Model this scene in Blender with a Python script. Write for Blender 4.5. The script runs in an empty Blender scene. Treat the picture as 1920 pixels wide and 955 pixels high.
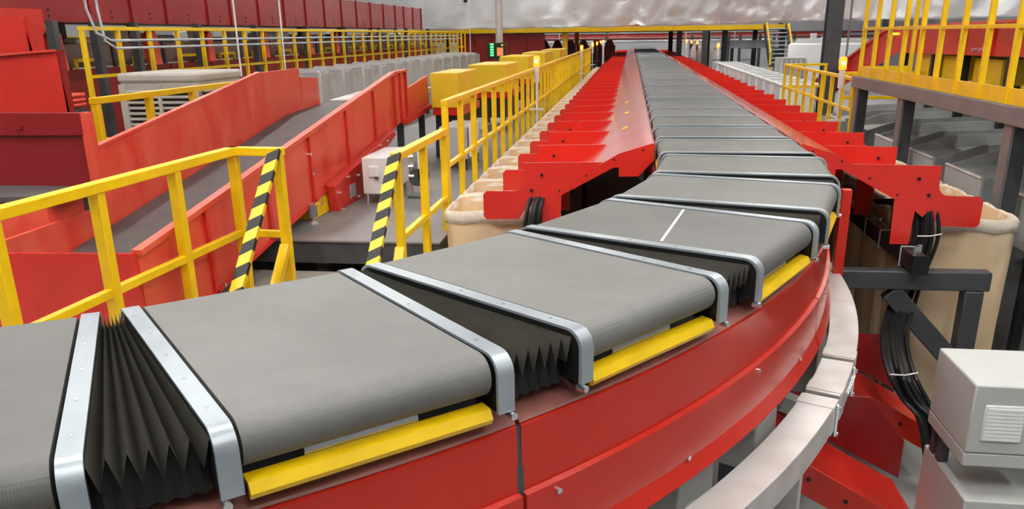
import bpy, bmesh, math, random
from mathutils import Vector, Matrix
random.seed(7)
sc = bpy.context.scene
col = sc.collection
# ---------------------------------------------------------------- units
# Layout is written in units of the camera's height above the belts (0.7 m), belts at z = -1.
S = 0.7
ZF = 3.9                      # floor lies at z = -ZF
def W(p): return Vector((p[0]*S, p[1]*S, (p[2]+ZF)*S))

# ---------------------------------------------------------------- camera
cam_d = bpy.data.cameras.new('camera'); cam = bpy.data.objects.new('camera', cam_d); col.objects.link(cam)
CR = Vector((0.9904, 0.1377, -0.0133)); CF = Vector((-0.1347, 0.9378, -0.3199)); CU = CR.cross(CF)
CR.normalize(); CF.normalize(); CU = CR.cross(CF).normalized(); CR = CF.cross(CU)
m = Matrix((CR, CU, -CF)).transposed().to_4x4(); m.translation = W((0, 0, 0))
cam.matrix_world = m
cam_d.sensor_width = 36.0; cam_d.lens = 1521.55/1920*36.0; cam_d.shift_y = 101.68/1920
cam_d.clip_start = 0.05; cam_d.clip_end = 300
sc.camera = cam
# ---------------------------------------------------------------- world, exposure
w = bpy.data.worlds.new('world'); sc.world = w; w.use_nodes = True
w.node_tree.nodes['Background'].inputs[0].default_value = (0.93, 0.96, 1.0, 1)
w.node_tree.nodes['Background'].inputs[1].default_value = 0.14
LAMP = 46.0                   # emission of the ceiling lamps
sc.view_settings.view_transform = 'Standard'; sc.view_settings.look = 'None'
sc.view_settings.gamma = 1.0; sc.view_settings.use_curve_mapping = False
sc.view_settings.exposure = 0.28

# ---------------------------------------------------------------- materials
MATS = {}
def mat(name, rgb, rough=0.5, metal=0.0, var=0.0, scale=4.0, bump=0.0, bscale=60.0, emit=None, es=0.0, coat=0.0, rvar=0.0, alpha=1.0, stretch=(1, 1, 1), trans=0.0, rgb2=None, det=4):
    mt = bpy.data.materials.new(name); mt.use_nodes = True; nt = mt.node_tree; b = nt.nodes['Principled BSDF']
    b.inputs['Base Color'].default_value = (*rgb, 1); b.inputs['Roughness'].default_value = rough; b.inputs['Metallic'].default_value = metal
    b.inputs['Coat Weight'].default_value = coat; b.inputs['Coat Roughness'].default_value = 0.12
    if trans: b.inputs['Transmission Weight'].default_value = trans
    if emit: b.inputs['Emission Color'].default_value = (*emit, 1); b.inputs['Emission Strength'].default_value = es
    if var or rvar or bump:
        tc = nt.nodes.new('ShaderNodeTexCoord'); mp = nt.nodes.new('ShaderNodeMapping'); nt.links.new(tc.outputs['Object'], mp.inputs[0])
        mp.inputs['Scale'].default_value = stretch
        n = nt.nodes.new('ShaderNodeTexNoise'); n.inputs['Scale'].default_value = scale; n.inputs['Detail'].default_value = det; n.inputs['Roughness'].default_value = 0.55
        nt.links.new(mp.outputs[0], n.inputs['Vector'])
        if var:
            mx = nt.nodes.new('ShaderNodeMix'); mx.data_type = 'RGBA'
            r = nt.nodes.new('ShaderNodeMapRange'); r.inputs[1].default_value = 0.3; r.inputs[2].default_value = 0.7
            nt.links.new(n.outputs[0], r.inputs[0]); nt.links.new(r.outputs[0], mx.inputs[0])
            if rgb2 is None: a = [c*(1-var) for c in rgb]; c2 = [min(1, c*(1+var)) for c in rgb]
            else: a = rgb; c2 = rgb2
            mx.inputs[6].default_value = (*a, 1); mx.inputs[7].default_value = (*c2, 1)
            nt.links.new(mx.outputs[2], b.inputs['Base Color'])
        if rvar:
            r2 = nt.nodes.new('ShaderNodeMapRange'); r2.inputs[1].default_value = 0.3; r2.inputs[2].default_value = 0.7
            r2.inputs[3].default_value = max(0.03, rough-rvar); r2.inputs[4].default_value = rough+rvar
            nt.links.new(n.outputs[0], r2.inputs[0]); nt.links.new(r2.outputs[0], b.inputs['Roughness'])
        if bump:
            n2 = nt.nodes.new('ShaderNodeTexNoise'); n2.inputs['Scale'].default_value = bscale; n2.inputs['Detail'].default_value = 4
            nt.links.new(mp.outputs[0], n2.inputs['Vector'])
            bp = nt.nodes.new('ShaderNodeBump'); bp.inputs['Strength'].default_value = bump; bp.inputs['Distance'].default_value = 0.02
            nt.links.new(n2.outputs[0], bp.inputs['Height']); nt.links.new(bp.outputs[0], b.inputs['Normal'])
    MATS[name] = mt; return mt
mat('red', (0.58, 0.024, 0.014), 0.27, var=0.06, scale=1.5, rvar=0.03, det=1)
mat('red_chute', (0.66, 0.028, 0.018), 0.20, var=0.05, scale=1.5, rvar=0.03, det=1, coat=0.7)
mat('red_skirt', (0.52, 0.022, 0.010), 0.20, var=0.06, scale=1.2, rvar=0.03, det=1)
mat('red_worn', (0.68, 0.045, 0.024), 0.38, var=0.55, scale=3.2, rvar=0.08, rgb2=(0.74, 0.12, 0.065), stretch=(1, 1.6, .7))
mat('red_shaded', (0.27, 0.016, 0.016), 0.24, var=0.08, scale=1.2, rvar=0.04, det=1)  # same red paint, with shade and dull reflection put into the colour
mat('yellow', (0.86, 0.56, 0.003), 0.38, var=0.10, scale=6)
mat('yellow_box', (0.80, 0.52, 0.01), 0.45, var=0.06, scale=3)
mat('black_paint', (0.006, 0.006, 0.006), 0.5)
mat('red_matte', (0.62, 0.034, 0.020), 0.42, var=0.10, scale=3)
mat('steel_dark', (0.055, 0.060, 0.065), 0.45, var=0.2, scale=5)
mat('steel_brown', (0.035, 0.018, 0.016), 0.45, var=0.2, scale=6)
mat('grey_beam', (0.17, 0.165, 0.165), 0.5, var=0.15, scale=4)
mat('strip', (0.33, 0.37, 0.40), 0.34, metal=0.35, var=0.10, scale=7, rvar=0.06)
mat('galv', (0.70, 0.69, 0.67), 0.42, metal=0.35, var=0.30, scale=2.5, rvar=0.12, stretch=(1, 1, 1), rgb2=(0.48, 0.43, 0.40))
mat('galv_panel', (0.50, 0.54, 0.57), 0.42, metal=0.3, var=0.25, scale=3, rvar=0.1)
mat('tray_grey', (0.30, 0.32, 0.31), 0.5, metal=0.1, var=0.2, scale=3)
mat('cabinet', (0.46, 0.47, 0.45), 0.5, var=0.05, scale=3)
mat('cabinet_white', (0.68, 0.68, 0.66), 0.5, var=0.05)
mat('white', (0.80, 0.80, 0.79), 0.5)
mat('chrome', (0.75, 0.76, 0.78), 0.22, metal=0.9)
mat('rubber', (0.008, 0.008, 0.008), 0.5, var=0.3, scale=8)
mat('red_dusty', (0.30, 0.105, 0.085), 0.5, var=0.3, scale=4, rvar=0.1)
mat('bellows', (0.062, 0.058, 0.048), 0.28, var=0.2, scale=10)
mat('ramp_belt', (0.085, 0.080, 0.078), 0.55, var=0.2, scale=6, bump=0.15, bscale=150)
mat('canvas', (0.84, 0.68, 0.46), 0.85, var=0.35, scale=2.0, bump=0.8, bscale=4, rgb2=(0.72, 0.49, 0.26), stretch=(1, 1, .45))
mat('canvas_rim', (0.80, 0.73, 0.60), 0.85, var=0.15, scale=9, bump=0.5, bscale=22)
mat('floor', (0.24, 0.238, 0.235), 0.45, var=0.22, scale=1.6, rvar=0.1)
mat('deck', (0.22, 0.216, 0.21), 0.5, var=0.25, scale=2.2, rvar=0.1)
mat('landing', (0.42, 0.39, 0.35), 0.55, var=0.2, scale=2.2)
mat('cooler', (0.46, 0.435, 0.39), 0.55, var=0.08, scale=5)
mat('tarp', (0.72, 0.73, 0.74), 0.34, metal=0.25, var=0.10, scale=0.7, bump=1.0, bscale=1.6, rvar=0.08)
mat('wall', (0.55, 0.55, 0.56), 0.7, var=0.06, scale=0.6)
mat('ceiling', (0.52, 0.53, 0.54), 0.7, var=0.1, scale=0.8)
mat('parcel', (0.55, 0.48, 0.42), 0.6, var=0.1)
mat('brown_panel', (0.24, 0.15, 0.13), 0.45, var=0.1)
mat('lamp', (1, 1, 1), 0.5, emit=(1.0, 0.985, 0.95), es=LAMP)
mat('beacon', (1.0, 0.45, 0.05), 0.3, emit=(1.0, 0.20, 0.005), es=1.8)
mat('beacon_core', (1.0, 0.8, 0.3), 0.3, emit=(1.0, 0.62, 0.14), es=8.0)
mat('led_green', (0.1, 0.9, 0.2), 0.4, emit=(0.05, 1.0, 0.15), es=2.5)
mat('led_amber', (0.5, 0.2, 0.1), 0.4, emit=(0.9, 0.25, 0.06), es=0.5)
mat('lamp_amber', (1, 0.5, 0.05), 0.4, emit=(1, 0.42, 0.02), es=2.0)

def belt_mat():
    mt = bpy.data.materials.new('belt'); mt.use_nodes = True; nt = mt.node_tree; b = nt.nodes['Principled BSDF']
    tc = nt.nodes.new('ShaderNodeTexCoord')
    n = nt.nodes.new('ShaderNodeTexNoise'); n.inputs['Scale'].default_value = 2.2; n.inputs['Detail'].default_value = 6; n.inputs['Roughness'].default_value = .7
    nt.links.new(tc.outputs['Object'], n.inputs['Vector'])
    oi = nt.nodes.new('ShaderNodeObjectInfo')
    r = nt.nodes.new('ShaderNodeMapRange'); r.inputs[1].default_value = .3; r.inputs[2].default_value = .7; nt.links.new(n.outputs[0], r.inputs[0])
    mx = nt.nodes.new('ShaderNodeMix'); mx.data_type = 'RGBA'; nt.links.new(r.outputs[0], mx.inputs[0])
    mx.inputs[6].default_value = (0.140, 0.138, 0.131, 1); mx.inputs[7].default_value = (0.185, 0.183, 0.175, 1)
    rr = nt.nodes.new('ShaderNodeMapRange'); rr.inputs[3].default_value = 0.72; rr.inputs[4].default_value = 1.05; nt.links.new(oi.outputs['Random'], rr.inputs[0])
    ml = nt.nodes.new('ShaderNodeMix'); ml.data_type = 'RGBA'; ml.blend_type = 'MULTIPLY'; ml.inputs[0].default_value = 1
    nt.links.new(mx.outputs[2], ml.inputs[6]); nt.links.new(rr.outputs[0], ml.inputs[7]); nt.links.new(ml.outputs[2], b.inputs['Base Color'])
    b.inputs['Roughness'].default_value = 0.52; b.inputs['Specular IOR Level'].default_value = 0.35
    # fine woven grain
    wx = nt.nodes.new('ShaderNodeTexWave'); wx.inputs['Scale'].default_value = 55; wx.bands_direction = 'X'; nt.links.new(tc.outputs['Object'], wx.inputs['Vector'])
    wy = nt.nodes.new('ShaderNodeTexWave'); wy.inputs['Scale'].default_value = 55; wy.bands_direction = 'Y'; nt.links.new(tc.outputs['Object'], wy.inputs['Vector'])
    mu = nt.nodes.new('ShaderNodeMath'); mu.operation = 'MULTIPLY'; nt.links.new(wx.outputs[1], mu.inputs[0]); nt.links.new(wy.outputs[1], mu.inputs[1])
    bp = nt.nodes.new('ShaderNodeBump'); bp.inputs['Strength'].default_value = 0.22; bp.inputs['Distance'].default_value = 0.004
    nt.links.new(mu.outputs[0], bp.inputs['Height']); nt.links.new(bp.outputs[0], b.inputs['Normal'])
    MATS['belt'] = mt
belt_mat()
def louvre_mat(name, rgb, scale):
    mt = mat(name, rgb, 0.5); nt = mt.node_tree; b = nt.nodes['Principled BSDF']
    return mt

# ---------------------------------------------------------------- mesh helpers
ORG = {}
class MB:
    def __init__(s): s.v = []; s.f = []
    def add(s, vs, fs):
        o = len(s.v); s.v += [Vector(p) for p in vs]; s.f += [tuple(o+i for i in f) for f in fs]; return s
    def box(s, x0, x1, y0, y1, z0, z1):
        return s.add([(x0,y0,z0),(x1,y0,z0),(x1,y1,z0),(x0,y1,z0),(x0,y0,z1),(x1,y0,z1),(x1,y1,z1),(x0,y1,z1)],
                     [(0,3,2,1),(4,5,6,7),(0,1,5,4),(1,2,6,5),(2,3,7,6),(3,0,4,7)])
    def prism(s, poly, axis, a0, a1):
        def P(u, v, a): return {'X': (a, u, v), 'Y': (u, a, v), 'Z': (u, v, a)}[axis]
        n = len(poly); vs = [P(u, v, a0) for u, v in poly]+[P(u, v, a1) for u, v in poly]
        fs = [tuple(range(n)), tuple(range(2*n-1, n-1, -1))]+[(i, n+i, n+(i+1) % n, (i+1) % n) for i in range(n)]
        return s.add(vs, fs)
    def bar(s, p, q, w, h, up=(0, 0, 1)):
        p = Vector(p); q = Vector(q); d = (q-p).normalized(); u = Vector(up)
        if abs(d.dot(u)) > .98: u = Vector((0, 1, 0))
        r = d.cross(u).normalized(); u = r.cross(d).normalized()
        vs = [e+r*(a*w/2)+u*(b*h/2) for e in (p, q) for a, b in ((-1,-1),(1,-1),(1,1),(-1,1))]
        return s.add(vs, [(0,1,2,3),(7,6,5,4),(0,4,5,1),(1,5,6,2),(2,6,7,3),(3,7,4,0)])
    def tube(s, pts, r, n=10, caps=True):
        pts = [Vector(p) for p in pts]; o = len(s.v); m = len(pts); pu = None
        for i, p in enumerate(pts):
            d = (pts[min(i+1, m-1)]-pts[max(i-1, 0)]).normalized()
            u = pu if pu is not None else (Vector((0,0,1)) if abs(d.z) < .9 else Vector((1,0,0)))
            a = d.cross(u).normalized(); u = a.cross(d).normalized(); pu = u
            rr = r[i] if isinstance(r, (list, tuple)) else r
            for k in range(n):
                t = 2*math.pi*k/n; s.v.append(p+a*(math.cos(t)*rr)+u*(math.sin(t)*rr))
        for i in range(m-1):
            for k in range(n):
                s.f.append((o+i*n+k, o+i*n+(k+1) % n, o+(i+1)*n+(k+1) % n, o+(i+1)*n+k))
        if caps: s.f.append(tuple(o+k for k in range(n-1, -1, -1))); s.f.append(tuple(o+(m-1)*n+k for k in range(n)))
        return s
    def sweep(s, prof, cx, cy, a0, a1, n, caps=True):   # closed profile [(r, z)] about (cx, cy); angle runs clockwise from +X
        o = len(s.v); k = len(prof)
        for i in range(n+1):
            a = a0+(a1-a0)*i/n
            for r, z in prof: s.v.append(Vector((cx+r*math.cos(a), cy-r*math.sin(a), z)))
        for i in range(n):
            for j in range(k): s.f.append((o+i*k+j, o+i*k+(j+1) % k, o+(i+1)*k+(j+1) % k, o+(i+1)*k+j))
        if caps: s.f.append(tuple(o+j for j in range(k))); s.f.append(tuple(o+n*k+j for j in range(k-1, -1, -1)))
        return s
    def grid(s, rows):          # rows: list of equal-length point lists
        o = len(s.v); m = len(rows[0])
        for r in rows: s.v += [Vector(p) for p in r]
        for i in range(len(rows)-1):
            for j in range(m-1): s.f.append((o+i*m+j, o+i*m+j+1, o+(i+1)*m+j+1, o+(i+1)*m+j))
        return s
    def mesh(s, name, mt, org, ang=35, fix=True):
        me = bpy.data.meshes.new(name); org = Vector(org)
        me.from_pydata([(p-org)*S for p in s.v], [], s.f)
        if fix:
            bm = bmesh.new(); bm.from_mesh(me); bmesh.ops.recalc_face_normals(bm, faces=bm.faces); bm.to_mesh(me); bm.free()
        me.polygons.foreach_set('use_smooth', [True]*len(me.polygons)); me.set_sharp_from_angle(angle=math.radians(ang))
        me.materials.append(MATS[mt] if isinstance(mt, str) else mt); return me
    def build(s, name, mt, parent=None, ang=35, bev=0.0, solid=0.0, label=None, fix=True):
        if parent is not None: org = ORG[parent.name]
        else:
            xs = [p.x for p in s.v]; ys = [p.y for p in s.v]; zs = [p.z for p in s.v]
            org = Vector(((min(xs)+max(xs))/2, (min(ys)+max(ys))/2, min(zs)))
        o = bpy.data.objects.new(name, s.mesh(name, mt, org, ang, fix)); col.objects.link(o)
        if parent is not None: o.parent = parent
        else: o.location = W(org)
        ORG[o.name] = org
        if bev: b = o.modifiers.new('bevel', 'BEVEL'); b.width = bev*S; b.segments = 2; b.limit_method = 'ANGLE'; b.angle_limit = math.radians(40)
        if solid: b = o.modifiers.new('solid', 'SOLIDIFY'); b.thickness = solid*S; b.offset = 0
        if label: o['label'] = label
        return o
def tag(o, label=None, cat=None, group=None, kind=None):
    if label: o['label'] = label
    if cat: o['category'] = cat
    if group: o['group'] = group
    if kind: o['kind'] = kind
    return o
def thing(name, org, label, cat, group=None, local=False):
    o = bpy.data.objects.new(name, None); col.objects.link(o); o.empty_display_size = .1
    o.location = W(org); ORG[o.name] = Vector((0, 0, 0)) if local else Vector(org)
    return tag(o, label, cat, group)
def copy_tree(o, parent=None):
    c = o.copy(); col.objects.link(c); ORG[c.name] = ORG.get(o.name, Vector())
    if parent is not None: c.parent = parent
    for ch in list(o.children): copy_tree(ch, c)
    return c
ONES = ['first','second','third','fourth','fifth','sixth','seventh','eighth','ninth','tenth','eleventh','twelfth','thirteenth','fourteenth','fifteenth','sixteenth','seventeenth','eighteenth','nineteenth']
TENS = {20: 'twenti', 30: 'thirti', 40: 'forti', 50: 'fifti'}
def nth(i):                    # i from 1
    if i < 20: return ONES[i-1]
    t = i//10*10; u = i % 10
    return TENS[t]+'eth' if u == 0 else TENS[t][:-1]+'y-'+ONES[u-1]
def disc(mb, c, axis, r, h=.01, n=10):
    c = Vector(c); a = Vector(axis).normalized(); return mb.tube([c-a*h, c+a*h], r, n)

# ================================================================ SETTING
def structure(name, mb, mt, label=None, parent=None):
    o = mb.build(name, mt, parent)
    if parent is None: o['kind'] = 'structure'
    return o
structure('floor', MB().box(-24, 26, -4, 80, -ZF-.1, -ZF), 'floor')
structure('ceiling', MB().box(-24, 26, -4, 80, 7.0, 7.15), 'ceiling')
wb = structure('wall_back', MB().box(-24, 26, 79.0, 79.2, -ZF, 7), 'wall')
for z in (-.1, -.45): MB().box(-22, 25, 78.9, 79.0, z-.1, z+.02).build('stripe', 'red_shaded', wb)
structure('wall_left', MB().box(-24.2, -24, 6, 80, -ZF, 7), 'wall')
structure('wall_right', MB().box(26, 26.2, 14, 80, -ZF, 7), 'wall')

# ceiling lamps: long linear fixtures in rows
lamp_rows = [-13, -7, -4, -1, 2, 5, 11]
lp = None; n = 0
for i, x in enumerate(lamp_rows):
    for j in range(13):
        y = -1.5+j*6.0
        if x == -1 and 2 <= j <= 6 and j != 4: continue
        if x in (-4, 2) and j > 1: continue  # these two short rows are added to brighten the near belts
        if lp is None:
            lp = thing('ceiling_lamp', (0, 0, 5.6), 'x', 'lamp', local=True)
            MB().box(-.16, .16, -1.9, 1.9, .03, .14).build('housing', 'white', lp)
            MB().box(-.13, .13, -1.85, 1.85, 0.0, .028).build('diffuser', 'lamp', lp)
            for yy in (-1.4, 1.4): MB().tube([(0, yy, .14), (0, yy, 1.4)], .012, 6).build('hanger', 'steel_dark', lp)
            o = lp
        else: o = copy_tree(lp)
        o.location = W((x, y, 5.6))
        tag(o, 'long white linear ceiling lamp, %s row from the left, %s from near' % (nth(i+1), nth(j+1)), 'lamp', 'linear lamps under the hall ceiling')

# hanging tarp curtain
t = MB()
cpts = [(-22, 49.0), (-12.2, 46.5), (-5, 43.5), (0, 41.0), (3, 37.5), (5.4, 33.0), (7.6, 30.5), (9.8, 29.3), (16, 27.5)]
ZR = [.30, .38, .50, .64, .80, .98, 1.2, 1.5, 2.0, 3.0, 4.6, 6.85]
rows = [[] for _ in ZR]
pp = []
for (ax, ay), (bx, by) in zip(cpts[:-1], cpts[1:]):
    for k in range(22): pp.append((ax+(bx-ax)*k/22, ay+(by-ay)*k/22))
pp.append(cpts[-1])
for i, (x, y) in enumerate(pp):
    for r, z in enumerate(ZR):
        rows[r].append((x+random.uniform(-.08, .08), y+.10*math.sin(i*.35+z*1.1)+.05*math.sin(i*.9-z*3)+random.uniform(-.04, .04), z+(0.03*math.sin(i*.6) if r == 0 else random.uniform(-.03, .03))))
cu = t.grid(rows).build('tarp_curtain', 'tarp', ang=60, solid=.02, fix=False)
tag(cu, 'silver grey tarpaulin curtain hanging across the top of the hall', 'curtain')

# decks -----------------------------------------------------------------------
dk = thing('platform', (-8, 30, -ZF), 'grey left platform deck with dark beam edge beside the white cabinet', 'platform')
MB().box(-15, -2.1, 8.85, 62, -2.27, -2.25).build('deck', 'deck', dk)
MB().box(-15, -2.1, 8.87, 9.0, -2.53, -2.27).build('edge_beam', 'steel_dark', dk)
MB().box(-2.22, -2.1, 9.0, 62, -2.5, -2.27).build('side_beam', 'steel_dark', dk)
for x in (-14, -9, -6.2, -3.6, -2.2):
    for y in (9.1, 20, 34, 50):
        MB().box(x-.07, x+.07, y-.07, y+.07, -ZF, -2.27).build('post', 'steel_dark', dk)
ld = thing('landing', (-5, 6, -ZF), 'beige lower landing below the left platform edge at the stair head', 'platform')
MB().box(-12, -3.32, 2.6, 8.86, -2.66, -2.63).build('deck', 'landing', ld)
MB().box(-3.32, -2.1, 7.4, 8.86, -2.66, -2.63).build('deck', 'landing', ld)
MB().box(-3.32, -2.1, 7.35, 7.42, -2.85, -2.66).build('edge_beam', 'steel_dark', ld)
for x, y in ((-11.5, 3), (-3.5, 7.3), (-2.25, 7.5), (-3.5, 4.8), (-8, 3)): MB().box(x-.06, x+.06, y-.06, y+.06, -ZF, -2.66).build('post', 'steel_dark', ld)
rd = thing('platform', (9, 38, -ZF), 'grey right platform deck under the low yellow railing', 'platform')
MB().box(4.0, 14, 15.6, 62, -2.42, -2.40).build('deck', 'deck', rd)
MB().box(4.0, 4.1, 15.6, 62, -2.6, -2.42).build('side_beam', 'steel_dark', rd)
for x, y in ((4.2, 16), (4.2, 26), (4.2, 40), (13, 16), (13, 40)): MB().box(x-.07, x+.07, y-.07, y+.07, -ZF, -2.42).build('post', 'steel_dark', rd)

# ================================================================ SORTER
PX, PR, PY0, PPH, PP, OFF = 0.677, 6.174, 7.418, -6.263, 1.109, 0.275
CX, CY = PX-PR, PY0            # centre of the curve
def pose(k):
    a = PPH+PP*k
    if a >= 0: return Vector((PX+OFF, PY0+a, -1)), 0.0
    A = -a/PR; n = Vector((math.cos(A), -math.sin(A), 0))
    return Vector((CX, CY, -1))+n*(PR+OFF), A
HL = .486
def wprof(w, r, n=6, top=0.0, depth=None, round_bottom=True):   # (lateral, z) outline from left to right over the top
    pts = []
    if round_bottom:
        for i in range(n*2+1): a = math.pi*1.5-math.pi*i/(n*2); pts.append((-w+r*math.cos(a), top-r+r*math.sin(a)))
        for i in range(n*2+1): a = math.pi*.5-math.pi*i/(n*2); pts.append((w+r*math.cos(a), top-r+r*math.sin(a)))
    return pts
def carrier_parts(root):
    b = MB().prism(wprof(.590, .076), 'Y', -.408, .408)
    b.build('belt', 'belt', root, ang=40)
    for sgn in (-1, 1):
        y0, y1 = (.422, .486) if sgn > 0 else (-.486, -.422)
        def arch(w_, r_, zt, zb):
            pts = [(-w_, zb)]
            for i in range(7): a = math.pi-math.pi/2*i/6; pts.append((-w_+r_+r_*math.cos(a), zt-r_+r_*math.sin(a)))
            for i in range(7): a = math.pi/2-math.pi/2*i/6; pts.append((w_-r_+r_*math.cos(a), zt-r_+r_*math.sin(a)))
            return pts+[(w_, zb)]
        poly = arch(.685, .075, .004, -.20)+arch(.670, .065, -.006, -.20)[::-1]
        m = MB().prism(poly, 'Y', y0, y1)
        st = m.build('side_strip', 'strip', root, ang=30)
        for x in (-.5, -.25, 0, .25, .5): MB().tube([(x, (y0+y1)/2, .0), (x, (y0+y1)/2, .006)], .007, 6).build('rivet', 'chrome', st)
        MB().prism(arch(.668, .065, -.007, -.195), 'Y', y0+.002, y1-.002).build('end_plate', 'black_paint', root)
    MB().box(-.57, .57, -.40, .40, -.31, -.155).build('underframe', 'black_paint', root)
    for sgn in (-1, 1):
        x = .66*sgn
        m = MB().prism([(.61*sgn, -.176), (.660*sgn, -.182), (.676*sgn, -.214), (.665*sgn, -.234), (.65*sgn, -.234), (.65*sgn, -.195), (.61*sgn, -.188)], 'Y', -.405, .405)
        m.build('bumper_bar', 'yellow', root, label='yellow bumper bar')
        MB().tube([(.595*sgn, -.22, -.166), (.595*sgn, .16, -.166)], .018, 8).build('slide_rail', 'chrome', root)
        for yy in (-.475, .475): MB().tube([(.66*sgn, yy, -.215), (.70*sgn, yy, -.215)], .014, 8).build('bolt', 'chrome', root)
def bellows_parts(root, k, folds=7):
    p0, A0 = pose(k); p1, A1 = pose(k+1)
    Rm = Matrix.Rotation(A0, 3, 'Z')          # world -> local
    def other(v, s_): 
        n = Vector((math.cos(A1), -math.sin(A1), 0)); tt = Vector((math.sin(A1), math.cos(A1), 0))
        q = p1+n*v+tt*s_-p0; return Rm @ q
    gap_o = (other(.64, -HL)-Vector((.64, HL, 0))).length
    rows_t = []; N = folds*2
    vs = [-.64, -.2, .2, .632]
    z_top = -.075 if gap_o < .2 else -.02
    def line(dz_low, v, flat=False):
        a = Vector((v, HL-.004, 0)); b = other(v, -HL+.004); out = []
        for i in range(N+1):
            p = a.lerp(b, i/N); g_ = (b-a).length; p.z = z_top-(min(.10, .035+g_*.2) if i % 2 else 0)
            out.append(p)
        return out
    rows_t = [line(0, v) for v in vs]
    m = MB().grid(rows_t)
    bl = m.build('bellows', 'bellows', root, ang=20, fix=False)
    # hanging pleats at both ends
    for v in (-.60, .58):
        top = line(0, v); top = [p+Vector((0.0, 0, 0)) for p in top]; low = [Vector((p.x+(.02 if i % 2 else 0)*(1 if v > 0 else -1), p.y, -.21)) for i, p in enumerate(top)]
        MB().grid([top, low]).build('pleat', 'black_paint', bl, ang=20, fix=False)
    mids = [Vector((0, HL-.02, -.30))]
    MB().box(-.25, .25, HL-.1, HL+gap_o*.7, -.36, -.28).build('coupling', 'black_paint', root)
KMIN, KMAX = -2, 58
car_curve = car_straight = None
CARS = []
def car_label(k):
    i = k+1
    if k == 0: return 'grey belt carrier cut by the left edge of the picture'
    if k == 1: return 'large foreground grey belt carrier between the two fanned bellows'
    if k < 0: return 'grey belt carrier %s beyond the left edge of the picture' % ('first' if k == -1 else 'second')
    if k <= 58: return 'grey belt carrier, %s along the sorter from the left picture edge' % nth(i)
    return 'grey belt carrier far away where the sorter narrows'
for k in range(KMIN, KMAX+1):
    p, A = pose(k)
    far = k > 24
    if k in (KMIN, 5) or (car_straight is None and A == 0.0):
        o = thing('belt_carrier', (0, 0, 0), 'x', 'conveyor', local=True)
        carrier_parts(o); bellows_parts(o, k, 6)
        if k == KMIN: car_curve = o
        elif A == 0.0: car_straight = o
    else:
        src = car_curve if A > 0 and k != 5 else car_straight
        if not far: o = copy_tree(src)
        else:
            o = src.copy(); col.objects.link(o)
            for ch in src.children:
                if ch.name.split('.')[0] in ('belt', 'side_strip', 'bellows', 'underframe'):
                    c = ch.copy(); col.objects.link(c); c.parent = o
    o.location = W(p); o.rotation_euler = (0, 0, -A)
    tag(o, car_label(k), 'conveyor', 'belt carriers of the sorter')
    if k == 3:      # chalk line and dust scrape on this belt
        MB().bar((-.086, .40, .0005), (.135, -.375, .0005), .014, .002).build('chalk_line', 'white', o)

# curved outer skirt --------------------------------------------------------
R0 = math.radians
sk = thing('curved_skirt', (1.2, 5, -ZF), 'glossy red curved side skirt along the outer edge of the sorter', 'panel')
def skirt(a0, a1, name='skirt_panel'):
    prof = [(6.97, -1.245), (7.080, -1.292), (7.098, -1.30), (7.106, -1.558), (7.130, -1.564), (7.130, -1.80), (7.165, -1.875), (7.150, -1.885), (7.112, -1.805), (7.085, -1.32), (6.975, -1.255)]
    o = MB().sweep(prof, CX, CY, R0(a0), R0(a1), max(4, int((a1-a0)/1.2))).build(name, 'red_skirt', sk, ang=25)
    MB().sweep([(6.94, -1.222), (7.086, -1.281), (7.092, -1.290), (7.086, -1.294), (6.94, -1.235)], CX, CY, R0(a0), R0(a1), max(4, int((a1-a0)/1.2))).build('top_flange', 'red_dusty', sk, ang=25, label='dusty faded top flange')
    return o
skirt(43.55, 66); skirt(20.3, 43.40); skirt(4.0, 20.15)
for a in (43.47,):
    MB().sweep([(7.06, -1.30), (7.095, -1.30), (7.12, -1.8), (7.08, -1.8)], CX, CY, R0(a-.12), R0(a+.12), 1).build('joint', 'steel_dark', sk)
for a, z in ((42.2, -1.6), (30, -1.6), (18, -1.6), (44.5, -1.6), (35.5, -1.79), (24, -1.79), (47, -1.79), (13, -1.6), (12.5, -1.72)):
    n = Vector((math.cos(R0(a)), -math.sin(R0(a)), 0)); c = Vector((CX, CY, z))+n*7.13
    MB().tube([c, c+n*.012], .012, 8).build('screw', 'chrome', sk)
# dark running track under the carriers
tr = thing('sorter_track', (0, 20, -ZF), 'black running track beneath the belt carriers', 'track')
MB().sweep([(5.9, -1.40), (6.95, -1.40), (6.95, -1.52), (5.9, -1.52)], CX, CY, R0(0), R0(75), 50).build('track', 'black_paint', tr)
MB().box(.42, 1.48, PY0, 68, -1.52, -1.40).build('track', 'black_paint', tr)
MB().sweep([(5.78, -1.30), (5.86, -1.30), (5.86, -1.9), (5.78, -1.9)], CX, CY, R0(0), R0(75), 50).build('inner_skirt', 'red', tr)
for x in (.245, 1.60):
    MB().box(x, x+.06, PY0+.1, 68, -1.95, -1.25).build('side_beam', 'red_shaded', tr)
for a in (8, 22, 34, 46, 60):
    n = Vector((math.cos(R0(a)), -math.sin(R0(a)), 0)); tt = Vector((math.sin(R0(a)), math.cos(R0(a)), 0))
    c = Vector((CX, CY, 0))
    MB().bar(c+n*6.0+Vector((0, 0, -1.62)), c+n*7.05+Vector((0, 0, -1.62)), .18, .2).build('cross_beam', 'cabinet', tr)
    for r in (6.1, 6.75):
        MB().bar(c+n*r+Vector((0, 0, -ZF)), c+n*r+Vector((0, 0, -1.7)), .16, .16, up=tt).build('leg', 'steel_dark', tr)
    MB().bar(c+n*6.75+Vector((0, 0, -2.12)), c+n*7.30+Vector((0, 0, -2.25)), .10, .10).build('arm', 'cabinet', tr)
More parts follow.
